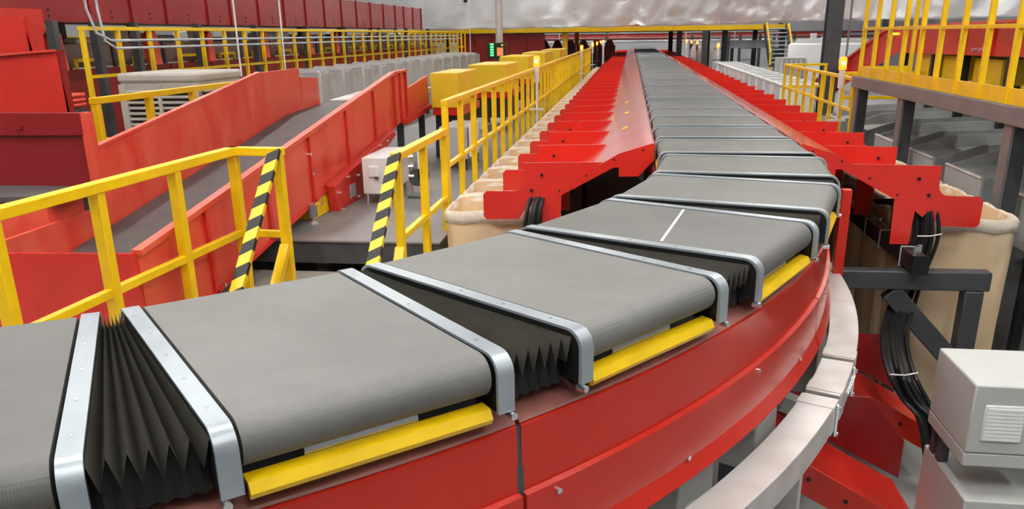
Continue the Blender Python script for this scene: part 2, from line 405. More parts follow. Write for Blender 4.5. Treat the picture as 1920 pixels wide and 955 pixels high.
for y in range(9, 66, 6):
    for x in (.5, 1.4): MB().box(x-.07, x+.07, y, y+.14, -ZF, -1.5).build('leg', 'steel_dark', tr)
# big grey brackets and roller seen between skirt and duct
for a, r0, r1 in ((27.5, 6.55, 7.10), (33.5, 6.5, 7.05), (39.5, 6.45, 7.02)):
    n = Vector((math.cos(R0(a)), -math.sin(R0(a)), 0)); c = Vector((CX, CY, 0))
    MB().bar(c+n*r0+Vector((0, 0, -2.12)), c+n*r1+Vector((0, 0, -2.12)), .34, .26).build('bracket', 'cabinet', tr, bev=.01)
n = Vector((math.cos(R0(25)), -math.sin(R0(25)), 0)); c = Vector((CX, CY, -2.0))
MB().tube([c+n*6.4, c+n*7.06, c+n*7.09], [.085, .085, .06], 16).build('roller', 'grey_beam', tr)

# galvanised cable duct ring ---------------------------------------------------
du = thing('cable_duct', (1.5, 5, -ZF), 'galvanised curved cable duct below the red skirt', 'duct')
def duct(a0, a1, dz=0.0, g=0.0):
    MB().sweep([(7.17-g, -2.0+dz), (7.365+g, -2.0+dz), (7.365+g, -2.17), (7.17-g, -2.17)], CX, CY, R0(a0), R0(a1), max(2, int(a1-a0))).build('duct_section', 'galv', du, ang=25, bev=.004)
duct(-6, 18.6); duct(19.0, 23.4); duct(23.8, 43.2); duct(43.5, 58)
for a in (18.0, 22.7, 24.5, 42.6): duct(a-.55, a+.5, .006, .006)
MB().sweep([(7.19, -2.02), (7.35, -2.02), (7.35, -2.15), (7.19, -2.15)], CX, CY, R0(-5), R0(57), 50).build('liner', 'black_paint', du)
for a in (24.3, 19.5):
    n = Vector((math.cos(R0(a)), -math.sin(R0(a)), 0)); c = Vector((CX, CY, 0))+n*7.375
    MB().bar(c+Vector((0, 0, -2.01)), c+Vector((0, 0, -2.20)), .012, .03).build('clip', 'white', du)
    for z in (-2.03, -2.19): MB().tube([c+Vector((0, 0, z)), c+n*.02+Vector((0, 0, z))], .014, 8).build('bolt', 'chrome', du)
for i in range(7):
    a = 19.9+i*.35; n = Vector((math.cos(R0(a)), -math.sin(R0(a)), 0)); c = Vector((CX, CY, -2.05))+n*7.37
    MB().tube([c, c+n*.02], .014, 6).build('gland', 'chrome', du)
for a in (5, 29, 44):
    n = Vector((math.cos(R0(a)), -math.sin(R0(a)), 0)); tt = Vector((math.sin(R0(a)), math.cos(R0(a)), 0)); c = Vector((CX, CY, 0))+n*7.28
    MB().bar(c+Vector((0, 0, -ZF)), c+Vector((0, 0, -2.17)), .05, .16, up=n).build('leg', 'galv', du)

# ================================================================ CHUTES
XC = PX+OFF
CP = 1.365
def chute_profile_side():
    return [(.705, -1.022), (.705, -1.205), (.836, -1.348), (1.03, -1.352), (1.03, -1.262), (1.08, -1.262), (1.60, -1.545), (1.61, -1.985), (1.785, -1.985), (1.80, -1.655), (1.875, -1.715), (1.925, -1.65), (1.03, -1.124)]
def chute_profile_divider():
    pts = [(1.186, -1.212), (1.99, -1.225), (1.99, -1.40)]
    for i in range(5): a = math.pi+math.pi/2*i/4; pts.append((2.09+.10*math.cos(a), -1.41+.10*math.sin(a)))
    pts += [(2.37, -1.515), (2.405, -1.55), (2.405, -1.775), (2.375, -1.81), (2.04, -1.80), (1.96, -1.69)]
    return pts
NCH = 43
Y1 = 8.14
def make_chute(sgn):
    o = thing('sorting_chute', (0, 0, 0), 'x', 'chute', local=True)
    fl = lambda pts: [(sgn*u, z) for u, z in pts]
    # slide plate with bent hood
    top = [(.705, -1.022), (1.03, -1.124), (1.925, -1.65)]
    poly = top+[(u, z-.018) for u, z in top[::-1]]
    MB().prism(fl(poly), 'Y', .012, CP-.002).build('slide', 'red_chute', o, bev=.003)
    MB().prism(fl(chute_profile_side()), 'Y', 0, .012).build('side_plate', 'red_chute', o)
    d = MB().prism(fl(chute_profile_divider()), 'Y', .012, .03).build('divider', 'red_chute', o)
    for u, z in ((1.80, -1.345), (1.905, -1.50)): disc(MB(), (sgn*u, .004, z), (0, 1, 0), .016, .010).build('bolt', 'black_paint', d)
    b = MB()
    for u, z in ((.80, -1.09), (1.08, -1.185), (1.35, -1.345), (1.62, -1.50)): disc(b, (sgn*u, -.002, z), (0, 1, 0), .010, .004)
    b.build('screws', 'black_paint', o)
    MB().prism(fl([(.69, -1.03), (.705, -1.022), (.705, -1.20), (.69, -1.20)]), 'Y', 0, CP).build('front_lip', 'red_chute', o)
    return o
for side, sgn in (('left', -1), ('right', 1)):
    pr = None
    for i in range(NCH):
        if pr is None: pr = make_chute(sgn); o = pr
        elif i < 16: o = copy_tree(pr)
        else:
            o = pr.copy(); col.objects.link(o)
            for ch in pr.children:
                if ch.name.split('.')[0] in ('slide', 'divider', 'side_plate'): c = ch.copy(); col.objects.link(c); c.parent = o
        o.location = W((XC, Y1+i*CP, 0))
        if i == 0: lb = 'nearest red sorting chute on the %s side, its cut-out end plate in view' % side
        elif i < 50: lb = 'red sorting chute, %s from the near end on the %s side' % (nth(i+1), side)
        else: lb = 'small distant red sorting chute on the %s side of the sorter' % side
        tag(o, lb, 'chute', 'red chutes along the %s side' % side)
# yellow stickers on the left chutes
for y, u in ((10.2, .99), (12.2, .98), (14.2, .99)):
    z = -1.022+(u-.705)*(-.102/.325)+.004
    s_ = MB().add([(XC-u-.03, y, z-.01), (XC-u+.03, y, z+.01), (XC-u+.03, y+.22, z+.01), (XC-u-.03, y+.22, z-.01), (XC-u-.03, y, z-.012), (XC-u+.03, y, z+.008), (XC-u+.03, y+.22, z+.008), (XC-u-.03, y+.22, z-.012)],
        [(0,1,2,3),(7,6,5,4),(0,4,5,1),(1,5,6,2),(2,6,7,3),(3,7,4,0)]).build('sticker', 'yellow_box')
    tag(s_, {10.2: 'yellow sticker on the left chute hood, nearest of three', 12.2: 'yellow sticker on the left chute hood, middle of three', 14.2: 'yellow sticker on the left chute hood, farthest of three'}[y], 'sticker', 'yellow stickers on the chute hood')

# ================================================================ CANVAS BAGS
def make_bag(seed, L=.475, D=.47, ztop=-1.79, zbot=-3.80):
    rnd = random.Random(seed)
    o = thing('canvas_bag', (0, 0, 0), 'x', 'bag', local=True)
    def outline(l, d, r=.10, n=4):
        pts = []
        for cx, cy, a0 in ((l-r, d-r, 0), (-l+r, d-r, 90), (-l+r, -d+r, 180), (l-r, -d+r, 270)):
            for i in range(n+1): a = R0(a0+90*i/n); pts.append((cx+r*math.cos(a), cy+r*math.sin(a)))
            nx_ = {0: (-l+r, d), 90: (-l, -d+r), 180: (l-r, -d), 270: (l, d-r)}[a0]; px, py = pts[-1]
            m_ = 6
            for i in range(1, m_): pts.append((px+(nx_[0]-px)*i/m_, py+(nx_[1]-py)*i/m_))
        return pts
    base_o = outline(L, D); N = len(base_o)
    ph = [rnd.uniform(0, 6.28) for _ in range(6)]
    def ring(z, t, k, amp):
        out = []
        for j, (x, y) in enumerate(base_o):
            th = 2*math.pi*j/N
            w_ = amp*(math.sin(5*th+ph[0]+t*2)+.6*math.sin(11*th+ph[1]-t*3)+.5*math.sin(17*th+ph[2]+t))
            d = Vector((x/L, y/D, 0)).normalized(); out.append((x*k+d.x*w_, y*k+d.y*w_, z))
        return out+[out[0]]
    rows_ = [ring(ztop+(zbot-ztop)*t, t, 1-.09*t, am) for t, am in ((0, .002), (.05, .004), (.15, .010), (.3, .014), (.5, .017), (.7, .017), (.88, .012), (1, .004))]
    b = MB().grid(rows_).build('bag_body', 'canvas', o, ang=75, fix=False)
    inn = [ring(ztop, 0, .97, .002), ring(ztop-.3, .1, .94, .015), ring(ztop-.9, .4, .90, .02)]
    m2 = MB().grid(inn); m2.v.append(Vector((0, 0, ztop-.95))); k_ = len(m2.v)-1; n_ = N+1
    for i in range(N): m2.f.append((2*n_+i, 2*n_+i+1, k_))
    m2.build('lining', 'canvas', b, ang=75, fix=False)
    def rring(z, k, amp):
        return [(x*k, y*k, z+amp*math.sin(9*2*math.pi*j/N+ph[3])+amp*.7*math.sin(23*2*math.pi*j/N+ph[4])) for j, (x, y) in enumerate(base_o+[base_o[0]])]
    MB().grid([rring(ztop-.115, 1.0, .012), rring(ztop-.11, 1.022, .012), rring(ztop-.05, 1.035, .006), rring(ztop+.0, 1.028, .006), rring(ztop+.022, 1.0, .008), rring(ztop+.005, .975, .006), rring(ztop-.06, .965, .006)]).build('rolled_rim', 'canvas_rim', o, ang=80, fix=False)
    MB().box(-L*.86, L*.86, -D*.86, D*.86, max(-ZF+.03, zbot-.08), zbot+.01).build('base', 'steel_dark', o)
    if zbot > -3.5:
        for x in (-.7, .7): MB().box(x*L-.025, x*L+.025, -.025, .025, -ZF, zbot-.07).build('stand', 'steel_dark', o)
        return o
    for x in (-1, 1):
        for y in (-1, 1): MB().tube([(x*L*.8-.02, y*D*.8, -ZF+.04), (x*L*.8+.02, y*D*.8, -ZF+.04)], .04, 8).build('caster', 'rubber', o)
    return o
for side, sgn in (('left', -1), ('right', 1)):
    protos = [make_bag(1+(sgn > 0)*5), make_bag(3+(sgn > 0)*5)]
    for i in range(38 if sgn < 0 else 14):
        o = protos[i] if i < 2 else copy_tree(protos[i % 2])
        o.location = W((XC+sgn*2.395, 8.82+i*1.04, 0)); o.rotation_euler = (0, 0, 0)
        if i == 0: lb = 'cream canvas bag, nearest one on the %s side under the first chute' % side
        elif i < 40: lb = 'cream canvas bag, %s from the near end on the %s side' % (nth(i+1), side)
        else: lb = 'small distant cream canvas bag beside the left chutes'
        tag(o, lb, 'bag', 'canvas bags along the %s chutes' % side)

# ================================================================ RAILINGS
def railing(label, pts, ztop, zmid, zfloor, npost, w=.075, toe=False, endposts=True, name='railing', extra=(), topw=None):
    """pts: plan polyline; npost: list with the number of post gaps per segment"""
    root = thing(name, (pts[0][0], pts[0][1], zfloor), label, 'railing')
    tw = topw or w
    seen = set()
    for s_, ((ax, ay), (bx, by)) in enumerate(zip(pts[:-1], pts[1:])):
        d = Vector((bx-ax, by-ay, 0)).normalized()*w/2
        MB().bar((ax-d.x, ay-d.y, ztop-tw*.3), (bx+d.x, by+d.y, ztop-tw*.3), tw, tw*.75).build('top_rail', 'yellow', root, bev=.006)
        if zmid is not None: MB().bar((ax, ay, zmid), (bx, by, zmid), w*.62, w*.62).build('mid_rail', 'yellow', root, bev=.004)
        if toe: MB().bar((ax, ay, zfloor+.085), (bx, by, zfloor+.085), .02, .17).build('toe_board', 'yellow', root)
        n_ = npost[s_]
        for i in range(n_+1):
            x = ax+(bx-ax)*i/n_; y = ay+(by-ay)*i/n_
            key = (round(x, 2), round(y, 2))
            if key in seen: continue
            seen.add(key)
            MB().box(x-w*.42, x+w*.42, y-w*.42, y+w*.42, zfloor, ztop-tw*.66).build('post', 'yellow', root, bev=.005)
    return root
railing('long yellow railing between the left platform and the canvas bags', [(-2.15, 9.62), (-2.15, 46.0)], -.72, -1.49, -2.25, [40], w=.085)
hz = railing('short yellow railing with hazard striped stair handrail beside the nearest canvas bags', [(-2.15, 7.46), (-2.15, 9.50)], -1.04, -1.86, -2.63, [2], w=.095)
lf = railing('yellow railing in the left foreground in front of the red ramp', [(-3.95, 4.50), (-3.80, 7.50), (-3.32, 7.46)], -1.0, -1.84, -2.63, [3, 1], w=.105)
railing('long yellow railing below the shaded red overhead panels', [(-9.0, 13.06), (-9.0, 46.0)], .22, -.58, -2.25, [33], w=.085)
railing('short yellow railing in front of the beige louvred cooler', [(-6.8, 9.9), (-6.7, 14.6)], -.70, -1.5, -2.25, [4], w=.11)
pr_ = railing('tall yellow railing with toe board on the right raised platform', [(4.88, 15.72), (4.05, 15.72), (4.05, 6.67)], .80, .02, -.78, [1, 12], w=.075, toe=True)
railing('low yellow railing beside the near right beacon', [(5.1, 23.2), (4.05, 23.0), (4.05, 15.95)], -.82, -1.40, -2.40, [1, 8], w=.08)

# hazard striped stair handrails (parts of their railings)
def striped(root, p, q, w=.11, n=7):
    p = Vector(p); q = Vector(q); d = (q-p).normalized(); r = Vector((1, 0, 0)); u = r.cross(d).normalized(); L_ = (q-p).length
    def piece(a, b, mt):
        vs = []
        for e in (a, b):
            for sx_, su in ((-1, -1), (1, -1), (1, 1), (-1, 1)): vs.append(p+d*(e*L_/n-sx_*.035)+r*(sx_*w/2)+u*(su*w*.22))
        MB().add(vs, [(0,1,2,3),(7,6,5,4),(0,4,5,1),(1,5,6,2),(2,6,7,3),(3,7,4,0)]).build('stripe', mt, root)
    for i in range(n): piece(i, i+.5, 'black_paint'); piece(i+.5, i+1, 'yellow')
striped(hz, (-2.15, 7.40, -1.06), (-2.15, 6.35, -2.05))
striped(lf, (-3.32, 7.38, -1.03), (-3.32, 6.15, -2.25))
MB().bar((-3.32, 7.42, -1.95), (-3.32, 6.75, -2.62), .09, .07).build('brace', 'yellow', lf)
MB().bar((-2.15, 7.42, -1.95), (-2.15, 6.9, -2.62), .09, .07).build('brace', 'yellow', hz)
st = thing('stairs', (-2.7, 6.5, -ZF), 'grey steel stairs going down between the striped handrails', 'stairs')
for i in range(5):
    y = 7.2-i*.28; z = -2.63-(i+1)*.24
    MB().box(-3.28, -2.2, y-.28, y, z-.03, z).build('tread', 'grey_beam', st)
for x in (-3.29, -2.19): MB().bar((x, 7.35, -2.72), (x, 5.75, -ZF+.08), .03, .2).build('stringer', 'yellow', st)

# ================================================================ RAMP CONVEYOR
rc = thing('ramp_conveyor', (-4.7, 10, -2.63), 'orange-red ramp conveyor with dark belt rising away from the foreground railing', 'conveyor')
def rz(y): return -1.67+.1367*(y-6.02)      # right guard top edge
Yb = [6.02, 7.2, 8.6, 9.95, 11.4, 12.75, 13.92]
for a, b in zip(Yb[:-1], Yb[1:]):
    MB().prism([(a+.012, rz(a)-.86), (b-.012, rz(b)-.86), (b-.012, rz(b)), (a+.012, rz(a))], 'X', -4.03, -4.0).build('guard_panel', 'red_worn', rc)
    MB().prism([(b-.045, rz(b)-.87), (b+.02, rz(b)-.87), (b-.01, rz(b)), (b-.06, rz(b))], 'X', -4.0, -3.965).build('rib', 'red_matte', rc)
MB().bar((-3.995, 6.02, rz(6.02)), (-3.995, 13.92, rz(13.92)), .09, .05).build('top_flange', 'red_worn', rc)
MB().bar((-4.0, 6.02, rz(6.02)-.87), (-4.0, 13.92, rz(13.92)-.87), .07, .03).build('bottom_flange', 'red_matte', rc)
# belt surface
MB().prism([(6.0, -2.11), (12.6, -1.16), (14.2, -1.10), (14.2, -1.14), (12.6, -1.20), (6.0, -2.16)], 'X', -5.38, -4.04).build('belt', 'ramp_belt', rc, ang=20)
MB().prism([(6.0, -2.2), (12.6, -1.24), (14.2, -1.20), (14.2, -1.42), (12.6, -1.5), (6.0, -2.5)], 'X', -5.36, -4.05).build('belt_bed', 'red_shaded', rc)
# left wall: a tall guard stepping down at its far end
MB().prism([(6.03, -2.5), (7.6, -2.2), (9.0, -1.9), (12.75, -1.36), (13.3, -1.34), (13.3, -.47), (11.8, -.48), (9.0, -.88), (7.62, -1.06), (7.58, -1.64), (6.03, -1.66)], 'X', -5.44, -5.40).build('left_wall', 'red_worn', rc)
MB().prism([(13.32, -1.3), (14.1, -1.28), (14.1, -.66), (13.32, -.62)], 'X', -5.43, -5.39).build('left_wall_end', 'red_worn', rc)
MB().bar((-5.42, 7.6, -1.06), (-5.42, 11.8, -.48), .07, .03).build('left_flange', 'red_worn', rc)
# near end plate
MB().prism([(-5.6, -2.6), (-4.0, -2.6), (-4.0, -1.67), (-5.6, -1.70)], 'Y', 5.98, 6.02).build('end_plate', 'red', rc)
# level section at the top and lower tail section
MB().prism([(13.92, -1.5), (14.72, -1.38), (14.72, -.58), (13.92, -.59)], 'X', -4.03, -4.0).build('guard_panel', 'red_worn', rc)
for y in (13.95, 14.32, 14.70): MB().box(-4.0, -3.96, y-.03, y+.03, -1.45, -.58).build('rib', 'red_matte', rc)
MB().bar((-3.99, 13.92, -.585), (-3.99, 14.72, -.575), .09, .04).build('top_flange', 'red_worn', rc)
MB().prism([(14.76, -1.38), (16.4, -1.28), (16.4, -.74), (14.76, -.90)], 'X', -4.02, -3.99).build('tail_panel', 'red_worn', rc)
MB().prism([(14.4, -1.50), (16.5, -1.36), (16.5, -1.28), (14.4, -1.40)], 'X', -4.0, -3.9).build('tail_beam', 'red_matte', rc)
MB().prism([(14.3, -1.06), (17.0, -1.00), (17.0, -1.04), (14.3, -1.10)], 'X', -5.3, -4.04).build('tail_tray', 'galv', rc)
# drive box below the guard
MB().prism([(10.36, -1.88), (13.3, -1.48), (13.5, -1.56), (12.55, -1.80), (11.15, -2.42), (10.5, -2.36)], 'X', -3.99, -3.86).build('drive_box', 'red_matte', rc, bev=.01)
MB().box(-5.3, -4.0, 9.9, 10.5, -2.24, -2.0).build('drive_cover', 'yellow', rc)
for y, z in ((10.5, -2.0), (10.62, -2.25), (10.9, -1.85), (11.0, -2.3), (11.35, -1.9), (11.3, -2.2), (9.8, -2.02), (9.85, -2.1), (10.1, -2.0), (10.15, -2.08), (11.8, -1.72), (12.2, -1.75), (12.5, -1.62), (12.9, -1.6), (6.1, -1.9), (6.1, -2.2), (7.35, -2.35), (9.9, -1.4), (9.93, -1.65)):
    x = -3.855 if (10.3 < y and z < -1.45) else -3.99
    MB().tube([(x-.01, y, z), (x+.03, y, z)], .022, 8).build('bolt', 'chrome', rc)
MB().box(-3.86, -3.852, 10.95, 11.2, -2.16, -1.98).build('name_plate', 'galv_panel', rc)
MB().tube([(-3.9, 12.7, -1.78), (-3.75, 12.7, -1.78)], .10, 16).build('drive_wheel', 'steel_dark', rc)
for y, z in ((9.7, -2.02), (12.9, -1.62)):
    MB().tube([(-3.93, y, z), (-3.93, y, -1.99 if y > 12 else -2.16)], .06, 10).build('leg_sleeve', 'grey_beam', rc)
    MB().tube([(-3.93, y, z-.1), (-3.93, y, -2.24)], .022, 8).build('leg', 'chrome', rc)
    MB().tube([(-3.93, y, -2.25), (-3.93, y, -2.22)], .06, 10).build('foot', 'galv', rc)
for y in (13.3, 14.6, 16.2):
    MB().box(-4.15, -4.05, y-.06, y+.06, -2.25, rz(min(y, 13.9))-.8).build('leg', 'steel_dark', rc)
    MB().box(-5.3, -5.2, y-.06, y+.06, -2.25, rz(min(y, 13.9))-.8).build('leg', 'steel_dark', rc)
for y in (6.4, 8.2): 
    for x in (-5.3, -4.15): MB().box(x-.05, x+.05, y-.05, y+.05, -2.63, rz(y)-.85).build('leg', 'steel_dark', rc)

# feed conveyor coming in from the left onto the ramp
fc = thing('feed_conveyor', (-7, 7.2, -2.63), 'shaded red feed conveyor at the left edge emptying onto the ramp', 'conveyor')
MB().prism([(-9, -1.40), (-5.30, -1.40), (-5.30, -.665), (-9, -.66)], 'Y', 7.5, 7.54).build('back_guard', 'red_shaded', fc, bev=.008)
MB().prism([(-9, -.90), (-5.32, -.88), (-5.32, -.67), (-9, -.66)], 'Y', 7.46, 7.50).build('upper_lip', 'red_shaded', fc)
MB().box(-5.33, -5.24, 7.47, 7.56, -1.42, -.665).build('edge_flange', 'red_worn', fc)
disc(MB(), (-5.98, 7.46, -.80), (0, 1, 0), .03, .02).build('knob', 'red_shaded', fc)
MB().add([(-9, 6.2, -1.44), (-5.26, 6.98, -1.44), (-5.2, 7.05, -1.44), (-5.2, 7.42, -1.44), (-5.26, 7.48, -1.44), (-9, 7.48, -1.44), (-9, 6.2, -1.39), (-5.26, 6.98, -1.39), (-5.2, 7.05, -1.39), (-5.2, 7.42, -1.39), (-5.26, 7.48, -1.39), (-9, 7.48, -1.39)],
         [(5,4,3,2,1,0),(6,7,8,9,10,11)]+[(i,(i+1)%6,6+(i+1)%6,6+i) for i in range(6)]).build('belt', 'ramp_belt', fc)
MB().add([(-9, 6.2, -2.2), (-5.46, 6.94, -2.2), (-5.46, 7.48, -2.2), (-9, 7.48, -2.2), (-9, 6.2, -1.45), (-5.46, 6.94, -1.45), (-5.46, 7.48, -1.45), (-9, 7.48, -1.45)],
         [(0,3,2,1),(4,5,6,7),(0,1,5,4),(1,2,6,5),(2,3,7,6),(3,0,4,7)]).build('belt_bed', 'red_worn', fc)
for x in (-6, -8.5): MB().box(x-.06, x+.06, 7.2, 7.32, -2.63, -1.6).build('leg', 'steel_dark', fc)
# two further feed sections behind
f2 = thing('feed_hopper', (-7.5, 9.2, -2.25), 'red guard panel with pale top flange behind the left feed conveyor', 'conveyor')
MB().prism([(-9.5, -.95), (-6.53, -.82), (-6.57, -.10), (-9.5, -.27)], 'Y', 9.0, 9.04).build('guard_panel', 'red_matte', f2)
MB().bar((-9.5, 8.99, -.27), (-6.57, 8.99, -.10), .06, .025).build('top_flange', 'red_worn', f2)
MB().box(-6.56, -6.52, 9.0, 9.08, -.84, -.10).build('side_flange', 'red_shaded', f2)
for x in (-6.7, -9): MB().box(x-.06, x+.06, 9.1, 9.25, -2.25, -.85).build('leg', 'steel_dark', f2)
f3 = thing('feed_chute', (-7.6, 9.9, -2.25), 'bright red upright chute box in the upper left corner', 'chute')
MB().prism([(-9.8, -.45), (-7.12, -.38), (-7.22, .28), (-9.8, .28)], 'Y', 9.4, 9.46).build('front_panel', 'red_matte', f3)
MB().prism([(9.4, -.4), (9.62, -.42), (9.62, .2), (9.4, .28)], 'X', -7.20, -7.15).build('side_panel', 'red', f3)
for x in (-7.3, -9.3): MB().box(x-.06, x+.06, 9.6, 9.75, -2.25, -.4).build('leg', 'steel_dark', f3)

# overhead conveyor with shaded red panels ---------------------------------------
ov = thing('overhead_conveyor', (-10.5, 26, -2.25), 'shaded red panelled overhead conveyor along the top left', 'conveyor')
ys = [12.55, 14.85, 16.2, 17.52, 19.36, 20.55, 22.19, 23.93, 25.59, 27.24, 28.93, 30.58, 32.29, 34.03, 35.79, 37.19, 38.79, 40.32]
for a, b in zip(ys[:-1], ys[1:]):
    MB().prism([(a+.03, .32), (b-.03, .32), (b-.03, 1.24), (a+.03, 1.24)], 'X', -10.04, -10.0).build('panel', 'red_shaded', ov, bev=.006)
    MB().box(-10.06, -9.96, b-.035, b+.035, .31, 1.26).build('rib', 'red_shaded', ov)
    bb = MB()
    for z in (.42, .52): bb.tube([(-10.0, (a+b)/2, z), (-9.985, (a+b)/2, z)], .02, 6)
    bb.build('bolt', 'black_paint', ov)
MB().box(-11.3, -10.06, 12.55, 40.3, .34, .46).build('belt_bed', 'steel_dark', ov)
MB().box(-11.34, -11.3, 12.55, 40.3, .32, 1.24).build('back_guard', 'red_shaded', ov)
MB().box(-10.0, -9.97, 12.45, 13.5, .14, .52).build('joint_plate', 'red', ov)
for y in (13.2, 14.35, 15.6, 18.05, 21.0, 24.5, 28, 32, 36, 40):
    for x in (-9.62, -11.2): MB().box(x-.07, x+.07, y-.07, y+.07, -2.25, .33).build('post', 'steel_dark', ov)
MB().tube([(-9.5, 10.2, .18), (-9.52, 11.5, .02), (-9.55, 13.1, -.25)], .035, 8).build('cable', 'rubber', ov)

# lower conveyor with parcels behind the long railing
lc = thing('lower_conveyor', (-11, 30, -2.25), 'dark red low conveyor with brown side guards behind the long railing', 'conveyor')
for i in range(17):
    a = 12.6+i*1.95
    MB().box(-10.64, -10.6, a+.02, a+1.92, -1.9, -.52).build('panel', 'red_shaded', lc)
    MB().box(-10.78, -10.75, a+.02, a+1.92, -.5, -.06).build('guard', 'brown_panel', lc)
    MB().box(-10.75, -10.70, a-.05, a+.05, -.55, -.02).build('post', 'steel_dark', lc)
    MB().bar((-10.6, a+.5, -.36), (-10.6, a+1.3, -.36), .05, .06).build('handle', 'yellow', lc)
    for y in (.5, 1.3): MB().bar((-10.6, a+y, -.52), (-10.6, a+y, -.33), .05, .06).build('handle_leg', 'yellow', lc)
MB().box(-12.4, -10.8, 12.6, 45.7, -.12, -.06).build('belt', 'ramp_belt', lc)
for y in (13, 20, 28, 36, 44):
    for x in (-10.9, -12.3): MB().box(x-.06, x+.06, y-.06, y+.06, -2.25, -.2).build('leg', 'steel_dark', lc)
ry = thing('yellow_guide_frame', (-13, 26, -2.25), 'bright yellow guide frame far behind the long left railing', 'frame')
for a in range(14, 44, 3):
    MB().box(-12.75, -12.65, a, a+2.7, .0, .1).build('rail', 'yellow', ry)
    MB().box(-12.75, -12.65, a, a+.1, -2.25, .0).build('post', 'yellow', ry)
rnd = random.Random(5)
pnames = ['white', 'parcel', 'white', 'red_worn', 'galv_panel', 'white', 'black_paint']
wordc = {'white': 'white', 'parcel': 'tan', 'red_worn': 'red', 'galv_panel': 'grey', 'black_paint': 'black'}
for i in range(22):
    y = 14.6+i*1.25+rnd.uniform(-.2, .2); x = -11.3+rnd.uniform(-.25, .25); mtn = pnames[i % 7]; h = rnd.uniform(.12, .30); l = rnd.uniform(.3, .5)
    b = MB().box(x-.22, x+.22, y-l, y+l, -.06, -.06+h)
    o = b.build('parcel', mtn, bev=.03)
    tag(o, '%s parcel lying on the low conveyor behind the left railing, %s from near' % (wordc[mtn], nth(i+1)), 'parcel', 'parcels behind the left railing')
for i, y in enumerate((14.2, 17.4, 19.9, 23.2, 26.6, 29.2)):
    o = MB().prism([(y, -.52), (y+.28, -.52), (y+.22, .12), (y+.10, .20), (y-.05, .05)], 'X', -10.55, -10.35).build('red_marker', 'red_worn')
    tag(o, 'small red flap standing behind the long railing, %s from the left' % nth(i+1), 'flap', 'red flaps behind the long railing')
    
# conduits
for i, (z, nm) in enumerate(((0.0, 'upper'), (-.13, 'lower'))):
    o = MB().tube([(-8.84, 13.35-.3*(1-i), 2.8), (-8.84, 13.35-.3*(1-i), .5), (-8.84, 13.42-.2*(1-i), z+.12), (-8.84, 13.7-.1*(1-i), z), (-8.84, 44, z)], .022, 8).build('conduit', 'galv_panel')
    tag(o, '%s of two grey conduits running along the long left railing' % nm, 'pipe', 'conduits along the left railing')
for i, (x, y, z0) in enumerate(((-8.0, 16.6, -.75), (-8.0, 18.9, -.9), (-6.4, 33.8, -.72))):
    o = MB().tube([(x, y, z0), (x, y, 6.9)], .018, 6)
    o = o.build('hanging_rod', 'white'); tag(o, ('thin white hanging rod above the beige cooler', 'thin white hanging rod right of the beige cooler', 'thin white hanging rod at the far end of the grey hoppers')[i], 'rod', 'thin hanging rods')

# evaporative cooler -----------------------------------------------------------
co = thing('air_cooler', (-7.75, 13.8, -2.25), 'beige louvred air cooler behind the short yellow railing', 'cooler')
x0, x1, y0, y1 = -8.48, -7.02, 13.0, 14.6
def frus(m, x0, x1, y0, y1, z0, z1, t):
    return m.add([(x0+t,y0+t,z0),(x1-t,y0+t,z0),(x1-t,y1-t,z0),(x0+t,y1-t,z0),(x0,y0,z1),(x1,y0,z1),(x1,y1,z1),(x0,y1,z1)], [(0,3,2,1),(4,5,6,7),(0,1,5,4),(1,2,6,5),(2,3,7,6),(3,0,4,7)])
frus(MB(), x0+.03, x1-.03, y0+.03, y1-.03, -1.95, -.66, .08).build('body', 'cooler', co, bev=.03)
frus(MB(), x0, x1, y0, y1, -.68, -.52, .0).build('lid', 'cooler', co, bev=.05)
MB().box(x0+.15, x1-.15, y0+.04, y0+.1, -1.82, -.76).build('louvre_back', 'black_paint', co)
MB().box(x1-.1, x1-.035, y0+.15, y1-.15, -1.82, -.76).build('louvre_back', 'black_paint', co)
for i in range(11):
    z = -.80-i*.09
    for xa, xb in ((x0+.14, (x0+x1)/2-.03), ((x0+x1)/2+.03, x1-.14)):
        MB().prism([(y0-.01+.01, z-.04), (y0+.06, z), (y0+.06, z+.018), (y0-.01, z-.022)], 'X', xa, xb).build('louvre', 'cooler', co)
    MB().prism([(x1+.01, z-.04), (x1-.06, z), (x1-.06, z+.018), (x1+.01, z-.022)], 'Y', y0+.14, y1-.14).build('louvre', 'cooler', co)
MB().box((x0+x1)/2-.03, (x0+x1)/2+.03, y0-.01, y0+.08, -1.85, -.72).build('mullion', 'cooler', co)
for a, b in ((x0+.02, x0+.14), (x1-.14, x1-.02)): MB().box(a, b, y0-.01, y0+.1, -1.9, -.7).build('frame', 'cooler', co)
for x in (x0+.2, x1-.2):
    for y in (y0+.2, y1-.2): MB().box(x-.05, x+.05, y-.05, y+.05, -2.25, -1.93).build('leg', 'steel_dark', co)
tb = thing('tube_stack', (-9.3, 13.2, -2.25), 'small stack of red tubes left of the short yellow railing', 'pipes')
for i in range(3):
    for j in range(3): MB().tube([(-8.75-.1+j*.075, 11.6, -.82-i*.075), (-8.75-.1+j*.075, 12.4, -.82-i*.075)], .033, 8).build('tube', 'red_worn', tb)
MB().box(-9.0, -8.6, 11.7, 12.3, -2.25, -1.02).build('stand', 'steel_dark', tb)
yb2 = MB().box(-7.7, -6.95, 11.4, 11.9, -1.62, -1.42)
o = thing('yellow_beam', (-7.4, 11.6, -2.25), 'yellow cross beam under the cooler behind the short railing', 'beam')
